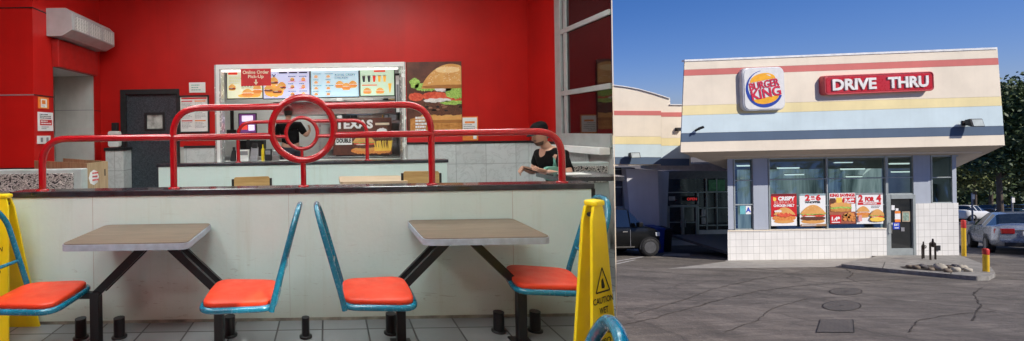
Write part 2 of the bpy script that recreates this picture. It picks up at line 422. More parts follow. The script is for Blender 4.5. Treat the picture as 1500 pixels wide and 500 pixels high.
for z in (2.86, 1.95): mb.box(XR - .03, XR + .004, gy0, dW - .16, z - .035, z + .035, ALU)
mb.box(XR - .03, XR + .004, gy0, dW - .16, 1.191, 1.36, ALU); mb.box(XR - .03, XR + .004, gy0, dW - .16, 3.69, 3.749, ALU)
build(mb, 'frame', w, .006)
mb = MB(); mb.box(XR + .0045, XR + .0075, gy0, dW - .16, 1.34, 3.70, DARKGLASS); build(mb, 'pane', w)
mb = MB(); mb.box(XR - .16, XR - .03, gy0, dW - .1, 1.10, 1.19, WHITE); build(mb, 'sill', w, .01)
# dividing wall (a thin fin running back from the doorway)
STUC_OUT = M('cream_stucco_outer', (.62, .56, .46), .85, bmp=.5, grime=.3, var=.08, scale=2)
def finpt(d, k): return Vector((d * (RAYK + k), d, 0))
mb = MB(); a0, a1 = 1.33, dG
q = [finpt(a0, .0005), finpt(a0, .0028), finpt(a1, .0028), finpt(a1, .0005)]
mb.hexa([v + Vector((0, 0, -3.0)) for v in q] + [v + Vector((0, 0, CEIL)) for v in q], STUC_OUT)
fw_ = build(mb, 'dividing_wall', None); tag(fw_, kind='structure')
mb = MB(); mb.box(XR, XR + .15, dG + .03, 10.6, -4.6, -.25, STUC_OUT); mb.box(.3, .45, -2.1, .1, -3, -.25, STUC_OUT)
q = [finpt(.1, .1), finpt(.1, .3), finpt(1.33, .3), finpt(1.33, .1)]; struct(mb, 'foundation_wall')
# left wall, column, entrance recess
mb = MB()
dC = XL * F / (50 - CX); dO0 = XL * F / (79 - CX); dO1 = XL * F / (139 - CX)
mb.box(-5.3, XL, dC, dO0, 0, CEIL, RED)            # column
mb.box(-4.6, XL, dO1, DF, 0, CEIL, RED)
mb.box(-4.6, XL, dO0, dO1, 2.50, CEIL, RED)
mb.box(-5.45, -5.3, -2.1, 10.6, 0, CEIL, RED)
o = struct(mb, 'left_wall')
mb = MB()
mb.box(-5.28, XL + .006, dC - .006, dC + .002, 3.16, 3.175, BLK); mb.box(-5.28, XL + .006, dC - .006, dC + .002, 1.99, 2.005, INKG)
mb.box(XL - .001, XL + .006, dC, dO0, 3.16, 3.175, BLK); mb.box(XL - .001, XL + .006, dC, dO0, 1.99, 2.005, BLK)
mb.box(XL - .001, XL + .006, dO1, DF, 1.85, 1.86, BLK); build(mb, 'panel_joint', o)
mb = MB(); mb.box(XL + .002, XL + .10, dO0 - .03, dO1 - .06, 2.43, 2.83, REDTRIM); build(mb, 'door_header', o, .006)
mb = MB(); mb.box(-5.28, XL + .01, dC - .012, dC - .001, 0, 1.02, BLK); build(mb, 'black_wainscot', o)
mb = MB(); mb.box(-4.9, -4.62, dO0 + .002, 9.5, 0, 3.0, LGREY); mb.box(-4.6, XL - .01, dO1 - .02, dO1 - .002, 0, 2.495, LGREY); mb.box(-4.61, XL - .02, dO0 + .03, dO1 - .02, 2.44, 2.495, WHITE)
o = struct(mb, 'side_passage_wall'); mb = MB(); mb.box(-4.615, -4.605, dO0 + .003, dO1, 1.86, 1.87, INKG); mb.box(-4.6, XL - .01, dO1 - .026, dO1 - .021, 1.86, 1.87, INKG); build(mb, 'panel_joint', o)
# rear wall and doorway head behind the camera
mb = MB(); mb.box(-5.3, .3, -2.25, -2.1, 0, CEIL, RED); mb.box(.3, .45, -2.1, .1, 0, CEIL, RED); struct(mb, 'rear_wall')
mb = MB(); q = [Vector((.3, .1, 0)), Vector((.45, .1, 0)), finpt(1.33, .05), finpt(1.33, .0005)]
mb.hexa([v + Vector((0, 0, 2.25)) for v in q] + [v + Vector((0, 0, CEIL)) for v in q], STUC_OUT); struct(mb, 'doorway_lintel')
mb = MB(); mb.box(.46, 6.5, -.45, -.3, -2.2, 2.9, STUC_OUT); tag(build(mb, 'sun_blocking_wall'), kind='structure')  # unseen wall added to keep the sun out of the doorway

# ceiling light fixtures
LPAN = emis('lit_diffuser', (.93, 1, .98), 22)
def troffer():
    r = empty('ceiling_light', (0, 0, CEIL), 'white recessed ceiling light panel above the dining room', 'ceiling light', 'recessed ceiling lights of the dining room')
    mb = MB(); mb.box(-.62, -.57, -.32, .32, -.06, -.002, WHITE); mb.box(.57, .62, -.32, .32, -.06, -.002, WHITE); mb.box(-.57, .57, -.32, -.27, -.06, -.002, WHITE); mb.box(-.57, .57, .27, .32, -.06, -.002, WHITE)
    build(mb, 'frame', r, world=False)
    mb = MB(); mb.box(-.57, .57, -.27, .27, -.04, -.01, LPAN); build(mb, 'diffuser', r, world=False); return r
tr = troffer()
spots = [(-2.6, .3), (-.5, .3), (-2.6, 1.9), (-.3, 1.9), (-2.6, 3.7), (.2, 3.7), (2.2, 4.5), (-1.8, 5.5), (1.2, 5.6), (-1.5, -1.3)]
for i, (x, y) in enumerate(spots):
    c = tr if i == 0 else copy_tree(tr); c.location = (x, y, CEIL)

# ================================================================= HALF WALLS + RAILINGS
def half_wall(x0, x1, d, z, thick, label, capover=.012):
    r = empty('half_wall', ((x0 + x1) / 2, d + thick / 2, 0), label, 'half wall', None)
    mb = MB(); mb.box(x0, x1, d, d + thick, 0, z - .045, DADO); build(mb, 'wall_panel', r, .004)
    mb = MB(); mb.box(x0 - .004, x1 + .004, d - .006, d - .001, 0, .022, M('grimy_skirting', (.22, .22, .18), .7, var=.5, scale=8)); build(mb, 'skirting', r)
    mb = MB(); mb.box(x0 - .02, x1 + .02, d - capover, d + thick + capover, z - .044, z, BLACKCAP); build(mb, 'cap', r, .008)
    return r
D1 = 3.354; S1 = F / D1; z1 = 1.018
h1x0, h1x1 = P(20, 380, D1).x, P(868, 380, D1).x
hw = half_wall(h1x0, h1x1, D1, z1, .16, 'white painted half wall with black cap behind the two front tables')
mb = MB()
for i, px in enumerate((137, 424, 752)):
    x = P(px, 380, D1).x; mb.box(x - .0015, x + .0015, D1 - .002, D1 + .001, .03, z1 - .046, M('panel_seam', (.42, .44, .40), .6) if i == 0 else mb.mats[0])
build(mb, 'seam', hw)
mb = MB(); mb.box(h1x1 - .001, h1x1 + .06, D1 + .05, D1 + .15, z1 - .16, z1 - .05, BLK); build(mb, 'end_bracket', hw)
D2 = 6.0; z2 = 1.034
hw2 = half_wall(P(232, 255, D2).x, P(655, 255, D2).x, D2, z2, .15, 'far white half wall below the pick-up window, with the small red railing')
def railing(d, zb, L, Rx, wingL, wingR, ring, top, low, r, label, ringpost):
    g = lambda px, py: P(px, py, d)
    root = empty('railing', (g(ring[0], 200).x, d, zb), label, 'railing')
    cx, cy, rr = ring
    c = g(cx, cy); rw = rr * d / F
    mb = MB(); n = 40
    mb.tube([c + Vector((math.cos(a), 0, math.sin(a))) * rw for a in [2 * math.pi * q / n for q in range(n)]], r * 1.05, REDTUBE, 14, True); build(mb, 'ring', root)
    tz = g(cx, top).z; lz = g(cx, low).z
    xl, xr = g(L, 220).x, g(Rx, 220).x
    dz = tz - c.z; xi = math.sqrt(max(rw * rw - dz * dz, .0001))
    for sx, xx in ((-1, xl), (1, xr)):
        mb = MB(); mb.tube(fillet([(xx, d, zb), (xx, d, tz), (c.x + sx * xi, d, tz)], .22 * (d / 3.44 if d < 4 else .95), 9), r, REDTUBE, 14); build(mb, 'hoop', root)
        mb = MB(); zz = lz - c.z; xi2 = math.sqrt(max(rw * rw - zz * zz, .0001)); mb.tube([(xx, d, lz), (c.x + sx * xi2, d, lz)], r, REDTUBE, 14); build(mb, 'rail', root)
    mb = MB(); mb.tube([(c.x, d, zb), (c.x, d, c.z - rw)], r * .85, REDTUBE, 14); build(mb, 'post', root)
    if wingL:
        for sx, xx, px_end in ((-1, xl, wingL), (1, xr, wingR)):
            xe = g(px_end, 240).x; mb = MB(); mb.tube(fillet([(xx, d, lz + .004), (xe, d, lz + .004), (xe, d, zb)], .20, 9), r, REDTUBE, 14); build(mb, 'wing_rail', root)
    for xx in [xl, xr, c.x] + ([g(wingL, 240).x, g(wingR, 240).x] if wingL else []):
        mb = MB(); mb.lathe([(r * 1.7, 0), (r * 1.7, .006), (r * 1.2, .012)], (xx, d, zb), REDTUBE, n=16); build(mb, 'base_flange', root)
    return root
railing(3.43, z1, 254, 632, 62, 823, (443.5, 189, 46), 156, 199, .0265, 'large red tubular railing with centre ring on the near half wall', 444)
railing(6.08, z2, 349, 538, None, None, (442, 195.5, 23), 178, 200, .0255, 'small red tubular railing with ring on the far half wall', 442)

# ================================================================= CLUSTER TABLES
def cluster_table(cx, y0, y1, w, label, xpl, xpr, feet):
    yc = (y0 + y1) / 2; zt = .76
    r = empty('restaurant_table', (cx, yc, 0), label, 'table')
    shp = rrect2(w, y1 - y0, .045)
    mb = MB(); mb.prism([(cx + a, yc + b, zt - .008) for a, b in shp], (0, 0, .008), TOPW); build(mb, 'tabletop', r, .002)
    shp2 = rrect2(w + .012, y1 - y0 + .012, .05)
    mb = MB(); mb.prism([(cx + a, yc + b, zt - .045) for a, b in shp2], (0, 0, .040), EDGE, True); build(mb, 'edge_band', r, .004)
    yp = yc - .09; q = .03
    for sx, xp in ((-1, xpl), (1, xpr)):
        mb = MB(); mb.box(xp - q, xp + q, yp - q, yp + q, 0, .385, BLACKM); mb.box(xp - .07, xp + .07, yp - .07, yp + .07, 0, .01, BLACKM); build(mb, 'leg', r, .005)
        mb = MB(); xe = (xpl + xpr) / 2 + sx * .06; h = .026
        for yy in (yp - .012, yp + .10):
            p0, p1 = Vector((xp, yy, .37)), Vector((xe, yy, .712)); dv = (p1 - p0).normalized(); nn = Vector((-dv.z, 0, dv.x)) * h
            mb.prism([p0 + nn, p1 + nn, p1 - nn, p0 - nn], (0, .028, 0), BLACKM)
        build(mb, 'strut', r, .003)
        mb = MB(); mb.box(*sorted((xp, xp + sx * .32)), yp - .025, yp + .025, .345, .385, BLACKM); build(mb, 'seat_arm', r, .004)
    mb = MB(); mb.box(cx - .16, cx + .16, yc - .2, yc + .2, zt - .065, zt - .045, BLACKM); build(mb, 'top_plate', r)
    for xx in feet:
        mb = MB(); mb.tube([(xx, 3.12, 0), (xx, 3.12, .14)], .038, BLACKM, 12); mb.lathe([(.052, .0), (.052, .010), (.04, .013)], (xx, 3.12, 0), BLACKM); build(mb, 'foot', r)
    return r
cluster_table(-1.30, 2.76, 3.335, .80, 'left brown laminate table with grey edge on black splayed legs', -1.586, -.754, (-1.785, -1.51, -.72))
cluster_table(1.0, 2.76, 3.335, .80, 'right brown laminate table with grey edge on black splayed legs', .476, 1.29, (.43, 1.2, 1.46))
mb = MB(); x = P(448, 480, 3.1).x; mb.tube([(x, 3.08, 0), (x, 3.08, .14)], .028, BLACKM, 14); mb.lathe([(.045, 0), (.045, .012), (.03, .016)], (x, 3.08, 0), BLACKM)
tag(build(mb, 'floor_post'), 'short black floor post between the two centre chairs', 'post')

def cluster_chair(label, x, y, face, rz=0):
    r = empty('restaurant_chair', (0, 0, 0), label, 'chair', 'orange and blue chairs fixed beside the tables')
    # local: front toward +x
    def seat_outline(gx, n=6):
        hw, hb, L, b = .215 + gx, .185 + gx, .205 + gx, -.205 - gx
        pts = fillet([(b, 0, 0), (b, -hb, 0), (L, -hw, 0), (L + .01, 0, 0), (L, hw, 0), (b, hb, 0), (b, 0, 0)], .09, n)[:-1]
        return [(p.x, p.y) for p in pts]
    mb = MB(); rings = []
    for g, z in ((-.008, .408), (.001, .412), (.003, .440), (-.002, .447), (-.012, .451), (-.12, .453)):
        rings.append([(a, b, z) for a, b in seat_outline(g)])
    mb.loft(rings, ORANGE, True, True); build(mb, 'seat', r, world=False)
    mb = MB(); mb.tube([(a, b, .403) for a, b in seat_outline(.008)], .019, TEAL, 10, True); build(mb, 'seat_rim', r, world=False)
    mb = MB(); hb = .19
    path = [(-.205, -hb, .385), (-.215, -hb, .44), (-.335, -hb * .93, .87), (-.365, -hb * .55, .97), (-.37, 0, .985), (-.365, hb * .55, .97), (-.335, hb * .93, .87), (-.215, hb, .44), (-.205, hb, .385)]
    mb.tube(fillet(path, .09, 5), .0175, TEAL, 12); build(mb, 'back_frame', r, world=False)
    mb = MB(); mb.tube([(-.262, -hb * .97, .60), (-.275, 0, .60), (-.262, hb * .97, .60)], .012, TEAL, 10); build(mb, 'crossbar', r, world=False)
    mb = MB(); mb.box(-.16, .17, -.03, .03, .355, .39, BLACKM); mb.tube([(-.13, 0, .32), (-.13, 0, .36)], .035, BLACKM, 12); build(mb, 'bracket', r, .004, world=False)
    r.location = (x, y, 0); r.rotation_euler = (0, 0, R(rz) + (0 if face > 0 else math.pi)); return r
ch = cluster_chair('orange and blue chair facing the left table from its left, cut by the left edge', -1.86, 2.80, 1)
for lab, x, y, fc, rz in (('orange and blue chair right of the left table, its back to the centre', -.555, 2.78, -1, 0),
                      ('orange and blue chair left of the right table, its back to the centre', .29, 2.78, 1, 0),
                      ('orange and blue chair right of the right table, partly behind a yellow sign', 1.45, 2.97, -1, -12)):
    c = copy_tree(ch); c['label'] = lab; c.location = (x, y, 0); c.rotation_euler = (0, 0, R(rz) + (0 if fc > 0 else math.pi))
c = copy_tree(ch); c['label'] = 'nearest blue chair, only its tube back showing below the right yellow sign'; c.location = (.405, 1.28, -.06); c.rotation_euler = (0, 0, R(157))
mb = MB(); mb.tube([(0, 0, .0), (0, 0, .36)], .03, BLACKM, 12); mb.lathe([(.09, 0), (.09, .012), (.03, .016)], (0, 0, .06), BLACKM); build(mb, 'pedestal', c, world=False)

# ---------------------------------------------------------------- wet floor signs
def wet_sign(x, y, H, wb, wt, rz, label, lean=.10, zf=.66, tw=.085, ta=1.1, ts=.05, tl_=1.0):
    r = empty('wet_floor_sign', (0, 0, 0), label, 'floor sign')
    for k, s in enumerate((-1, 1)):
        mb = MB()
        yb = s * lean; yt = s * .02
        n = Vector((0, -(H), 0)).normalized()
        prof = [(-wb / 2, 0), (wb / 2, 0), (wb / 2 * .96, .05 * H), (wt / 2, H * .93), (wt / 2 - .02, H), (-wt / 2 + .02, H), (-wt / 2, H * .93), (-wb / 2 * .96, .05 * H)]
        pts = [(a, yb + (yt - yb) * z / H - (.008 if s < 0 else -.008), z) for a, z in prof]
        mb.prism(pts, (0, .014 * -s, 0), YEL)
        if s < 0:
            ez = Vector((0, (yt - yb), H)).normalized(); nrm = Vector((0, -H, (yt - yb))).normalized()
            fr = (Vector((0, yb - .009, 0)), Vector((1, 0, 0)), ez, nrm, .0015)
            zc = H * zf
            for q in range(3):
                A = [(-tw / 2, zc), (tw / 2, zc), (0, zc + tw * ta)]; a, b = A[q], A[(q + 1) % 3]
                d = Vector((b[0] - a[0], b[1] - a[1])); d.normalize(); nn = Vector((-d.y, d.x)) * .004
                mb.flat([(a[0] - nn.x, a[1] - nn.y), (b[0] - nn.x, b[1] - nn.y), (b[0] + nn.x, b[1] + nn.y), (a[0] + nn.x, a[1] + nn.y)], fr, 1, INKB)
            mb.flat([(-.010, zc + tw * .15), (.012, zc + tw * .13), (.018, zc + tw * .22), (.004, zc + tw * .6), (-.01, zc + tw * .5)], fr, 1, INKB)
            for q, tx in enumerate(('CAUTION', 'WET', 'FLOOR', 'CUIDADO', 'PISO', 'MOJADO')):
                mb.text(tx, fr, 0, zc - ts * .8 - q * ts, h=ts * .62, w=.024 * len(tx) * tl_, m=INKB, layer=1, bold=.02)
        build(mb, 'front_panel' if s < 0 else 'back_panel', r, .003, world=False)
    mb = MB(); mb.box(-wt / 2 * .5, wt / 2 * .9, -.035, .035, H, H + .03, YEL); build(mb, 'handle', r, .01, world=False)
    mb = MB(); mb.tube([(-wt / 2 + .02, 0, H * .96), (wt / 2 - .02, 0, H * .96)], .012, BLK, 10); build(mb, 'hinge', r, world=False)
    r.location = (x, y, 0); r.rotation_euler = (0, 0, R(rz)); return r
wet_sign(P(2, 380, 3.18).x, 3.16, 1.0, .36, .19, 0, 'yellow wet floor sign at the left end of the half wall', .16, .70, .10, 1.0, .052)
wet_sign(1.372, 2.27, 1.04, .25, .11, 27, 'yellow wet floor sign in front of the rightmost orange chair', .055, .585, .115, 1.05, .052, 1.0)

# ================================================================= BACK-WALL ITEMS
# dark door
BLKSPK = food('speckled_black_door', (.008, .012, .018), (.07, .09, .11), 55); BLKSPK.node_tree.nodes['Principled BSDF'].inputs['Roughness'].default_value = .35
x0, x1, z0, z1_ = rect(178, 131, 264, 300, DF)
dr = empty('kitchen_door', ((x0 + x1) / 2, DF, 0), 'dark speckled door with small square window left of the pick-up window', 'door')
mb = MB(); mb.box(x0, x0 + .09, DF - .03, DF + .12, 0, z1_, BLK); mb.box(x1 - .05, x1, DF - .03, DF + .12, 0, z1_, BLK); mb.box(x0 + .09, x1 - .05, DF - .03, DF + .12, z1_ - .09, z1_, BLK); build(mb, 'frame', dr, .006)
a0_, a1_, b0_, b1_ = rect(212, 165, 242, 192, DF + .03)
mb = MB(); L0, L1 = x0 + .09, x1 - .05
mb.box(L0, a0_, DF + .03, DF + .07, .01, z1_ - .09, BLKSPK); mb.box(a1_, L1, DF + .03, DF + .07, .01, z1_ - .09, BLKSPK); mb.box(a0_, a1_, DF + .03, DF + .07, .01, b0_, BLKSPK); mb.box(a0_, a1_, DF + .03, DF + .07, b1_, z1_ - .09, BLKSPK)
build(mb, 'door_leaf', dr)
mb = MB()
for (a, b, c_, d_) in ((a0_, a1_, b0_, b0_ + .04), (a0_, a1_, b1_ - .04, b1_), (a0_, a0_ + .04, b0_ + .04, b1_ - .04), (a1_ - .04, a1_, b0_ + .04, b1_ - .04)): mb.box(a, b, DF + .01, DF + .05, c_, d_, BLK)
build(mb, 'window_frame', dr)
mb = MB(); mb.box(a0_ + .04, a1_ - .04, DF + .04, DF + .045, b0_ + .04, b1_ - .04, M('wired_glass', (.35, .36, .34), .15, var=.5, scale=9, emit=.15)); build(mb, 'window_pane', dr)
mb = MB(); k = P(257, 219, DF + .01); mb.lathe([(.035, 0), (.035, .02), (.02, .05), (.03, .07)], k, STEEL, 'Y'); build(mb, 'door_knob', dr)
# notice board
def sheet(name, px, d, matb, label, cat, th=.01, art=None, frame=None, bv=0):
    x0, x1, z0, z1 = rect(*px, d); mb = MB(); mb.box(x0, x1, d - th, d - .002, z0, z1, matb)
    fr = frame_xz((x0 + x1) / 2, d - th, (z0 + z1) / 2)
    if art: art(mb, fr, x1 - x0, z1 - z0)
    return tag(build(mb, name, None, bv), label, cat)
def lines(mb, fr, u0, u1, v1, v0, n, m, th=.3, seed=1, layer=1):
    rn = random.Random(seed); st = (v1 - v0) / n
    for i in range(n):
        v = v1 - (i + .5) * st; e = u0 + (u1 - u0) * rn.uniform(.55, 1)
        u = u0
        while u < e - .004:
            w = min(rn.uniform(.012, .06) * (abs(u1 - u0) / .3), e - u); mb.frect(u, v - st * th / 2, u + w, v + st * th / 2, fr, layer, m); u += w + .008 * (abs(u1 - u0) / .3)
x0, x1, z0, z1_ = rect(263, 140, 307, 195, DF)
nb = empty('notice_board', ((x0 + x1) / 2, DF, z0), 'black framed notice board with printed sheets between door and pick-up window', 'notice board')
mb = MB(); t = .025
for q in ((x0, x1, z0, z0 + t), (x0, x1, z1_ - t, z1_), (x0, x0 + t, z0 + t, z1_ - t), (x1 - t, x1, z0 + t, z1_ - t)): mb.box(q[0], q[1], DF - .04, DF - .002, q[2], q[3], BLK)
build(mb, 'frame', nb, .004)
mb = MB(); mb.box(x0 + t, x1 - t, DF - .02, DF - .003, z0 + t, z1_ - t, PAPER)
fr = frame_xz((x0 + x1) / 2, DF - .02, (z0 + z1_) / 2); W_, H_ = x1 - x0, z1_ - z0
mb.frect(-W_ * .42, H_ * .40, W_ * .42, H_ * .44, fr, 1, REDP)
for j in range(2):
    for k in range(3):
        u = -W_ * .42 + j * W_ * .44; v = H_ * .36 - k * H_ * .26
        mb.frect(u, v - .02, u + W_ * .36, v, fr, 1, REDP if k % 2 == j else ORP); lines(mb, fr, u, u + W_ * .38, v - .03, v - H_ * .22, 5, INKG, .35, k * 3 + j)
build(mb, 'printed_sheet', nb)
def art(mb, fr, w, h): lines(mb, fr, -w * .35, w * .4, h * .35, -h * .35, 3, M('green_grey_print', (.2, .4, .35), .5), .4, 3)
sheet('wall_sign', (277, 121, 301, 136), DF, PAPER, 'small white sign with grey lettering above the notice board', 'sign', art=art, bv=.004)
# sanitizer dispenser
x0, x1, z0, z1_ = rect(163, 180, 179, 215, DF)
sd = empty('soap_dispenser', ((x0 + x1) / 2, DF, z0), 'white wall dispenser with dark top left of the dark door', 'dispenser')
mb = MB(); zc = z0 + (z1_ - z0) * .65
mb.prism([((x0 + x1) / 2 + a, DF - .12, (z0 + zc) / 2 + b) for a, b in rrect2(x1 - x0, zc - z0, .04)], (0, .118, 0), WHITE, True); build(mb, 'housing', sd, .01)
mb = MB(); xm = (x0 + x1) / 2; mb.box(xm - .05, xm + .05, DF - .09, DF - .01, zc + .002, z1_, BLK); build(mb, 'top', sd, .01)
mb = MB(); mb.box(xm - .05, xm + .05, DF - .126, DF - .121, z0 + .14, z0 + .18, INKG); build(mb, 'window_slot', sd)
# tiled pier left of the door
x0, x1, z0, z1_ = rect(155, 221, 181, 280, DF - .3)
pr = empty('tiled_pier', ((x0 + x1) / 2, DF - .3, 0), 'low white tiled pier with black cap left of the dark door', 'pier')
mb = MB(); mb.box(x0, x1, DF - .3, DF - .002, 0, z1_, WAIN); build(mb, 'tiled_body', pr)
mb = MB(); mb.box(x0 - .02, x1 + .02, DF - .32, DF - .002, z1_ + .001, z1_ + .05, BLK); build(mb, 'cap', pr)
# column signs (on the side face of the column)
def side_frame(y, z, st=.0015, x=None): return (Vector((x if x is not None else XL, y, z)), Vector((0, 1, 0)), Vector((0, 0, 1)), Vector((1, 0, 0)), st)
def sidept(px, py):
    d = XL * F / (px - CX); p = P(px, py, d); return p
def side_sheet(name, c0, c1, mat_, label, cat, art=None):
    a = sidept(*c0); b = sidept(*c1); mb = MB(); y0, y1 = sorted((a.y, b.y)); z0, z1 = sorted((a.z, b.z))
    mb.box(XL + .002, XL + .012, y0, y1, z0, z1, mat_); fr = side_frame((y0 + y1) / 2, (z0 + z1) / 2, x=XL + .012)
    if art: art(mb, fr, y1 - y0, z1 - z0)
    return tag(build(mb, name), label, cat)
def art(mb, fr, w, h): mb.frect(-w * .3, -h * .4, w * .3, h * .35, fr, 1, WHP); mb.frect(-w * .2, -h * .1, w * .15, h * .25, fr, 2, ORP); lines(mb, fr, -w * .25, w * .25, -h * .15, -h * .35, 2, INKG, .4)
side_sheet('wall_sign', (56, 142), (71, 160), ORP, 'orange sticker with white panel on the red column, above the white notice', 'sign', art)
def art(mb, fr, w, h):
    mb.frect(-w * .4, -h * .2, w * .4, h * .1, fr, 1, REDP); lines(mb, fr, -w * .4, w * .4, h * .42, h * .14, 3, INKB, .5, 4); lines(mb, fr, -w * .35, w * .35, .08 * h, -h * .16, 2, WHP, .5, 8, 2); lines(mb, fr, -w * .3, w * .3, -h * .25, -h * .42, 2, INKG, .4, 5)
side_sheet('wall_sign', (55, 164), (77, 192), WHP, 'white notice with red block on the red column beside the passage', 'sign', art)
a = sidept(62, 205); mb = MB(); mb.box(XL + .001, XL + .02, a.y - .12, a.y + .15, a.z - .055, a.z + .055, WHITE); mb.box(XL + .021, XL + .03, a.y - .07, a.y - .03, a.z - .03, a.z + .03, INKG); mb.box(XL + .021, XL + .03, a.y + .05, a.y + .09, a.z - .03, a.z + .03, INKG)
tag(build(mb, 'light_switch', None, .003), 'white double switch plate low on the red column', 'switch')
# air curtain
ac = empty('air_curtain', (XL + .2, (dO0 + dO1) / 2, 2.86), 'grey air conditioner box mounted above the side passage', 'air conditioner')
yA, yB = 6.15, 7.38; ACM = M('grey_metal_casing', (.50, .50, .51), .4, .2, var=.08)
mb = MB(); prof = [(XL + .003, 3.24), (XL + .28, 3.24), (XL + .36, 3.16), (XL + .36, 2.93), (XL + .22, 2.85), (XL + .003, 2.85)]
mb.prism([(a, yA, b) for a, b in prof], (0, yB - yA, 0), ACM); build(mb, 'casing', ac, .008)
for k in range(3):
    ya = yA + .06 + k * .39; yb_ = ya + .34
    mb = MB(); xg = XL + .361
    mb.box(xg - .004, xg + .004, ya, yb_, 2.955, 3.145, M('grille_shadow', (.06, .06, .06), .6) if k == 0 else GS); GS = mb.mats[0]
    for q in range(9): zz = 2.962 + q * .0205; mb.box(xg + .004, xg + .012, ya, yb_, zz, zz + .010, PAPER)
    for q in range(1, 5): yy = ya + q * .068; mb.box(xg + .004, xg + .013, yy, yy + .006, 2.955, 3.145, PAPER)
    build(mb, 'grille', ac)
    mb = MB()
    for (q0, q1, w0, w1) in ((ya - .02, ya, 2.94, 3.16), (yb_, yb_ + .02, 2.94, 3.16), (ya, yb_, 3.145, 3.16), (ya, yb_, 2.94, 2.955)): mb.box(xg, xg + .015, q0, q1, w0, w1, ACM)
    build(mb, 'grille_frame', ac)

# ================================================================= PICK-UP WINDOW AND KITCHEN
x0, x1, z0, z1_ = wx0, wx1, wz0, wz1
pw = empty('pickup_window', ((x0 + x1) / 2, DF, z0), 'wide pick-up opening framed in shiny metal in the red wall', 'service window')
t = .085; FRM = M('satin_metal_trim', (.66, .68, .68), .25, .5, var=.08)
for nm, q in (('frame_top', (x0 - .03, x1 + .03, z1_ - .05, z1_ + .03)), ('frame_side', (x0 - .03, x0 + t, z0, z1_ - .05)), ('frame_side', (x1 - t * .5, x1 + .03, z0, z1_ - .05))):
    mb = MB(); mb.box(q[0], q[1], DF - .04, DF + .2, q[2], q[3], FRM); mb.box(q[0] + .03, q[1] - .03, DF - .05, DF - .041, q[2], q[3], WHITE); build(mb, nm, pw, .006)
mb = MB(); mb.box(x0 - .06, x1 + .06, DF - .14, DF + .5, z0 - .055, z0 - .0, WHITE); build(mb, 'counter_ledge', pw, .01)
mb = MB(); mb.box(x0 + t, x1 - t, DF + .02, DF + .1, z1_ - .085, z1_ - .06, emis('lit_tube', (1, .98, .93), 1.05)); build(mb, 'light_strip', pw)
# kitchen shell
KW = M('kitchen_wall', (.55, .56, .54), .45, var=.05); KY = 10.4
mb = MB(); mb.box(-5.3, XR, KY, KY + .1, 0, 3.2, KW); mb.box(x0 - .8, x0 - .7, DF + .15, KY, 0, 3.2, KW); mb.box(x1 + .35, x1 + .45, DF + .15, KY, 0, 3.2, KW); mb.box(x0 - .7, x1 + .35, DF + .15, KY, 3.0, 3.1, KW); struct(mb, 'kitchen_wall')
kl = empty('kitchen_light', ((x0 + x1) / 2, 9.3, 2.99), 'bright kitchen ceiling light behind the pick-up window', 'ceiling light')
mb = MB(); mb.box(x0 + .2, x1 - .2, 9.2, 9.5, 2.95, 2.985, emis('kitchen_diffuser', (1, .98, .94), 15)); build(mb, 'diffuser', kl)
mb = MB(); mb.box(x0 + .15, x1 - .15, 9.15, 9.55, 2.986, 2.998, WHITE); build(mb, 'frame', kl)
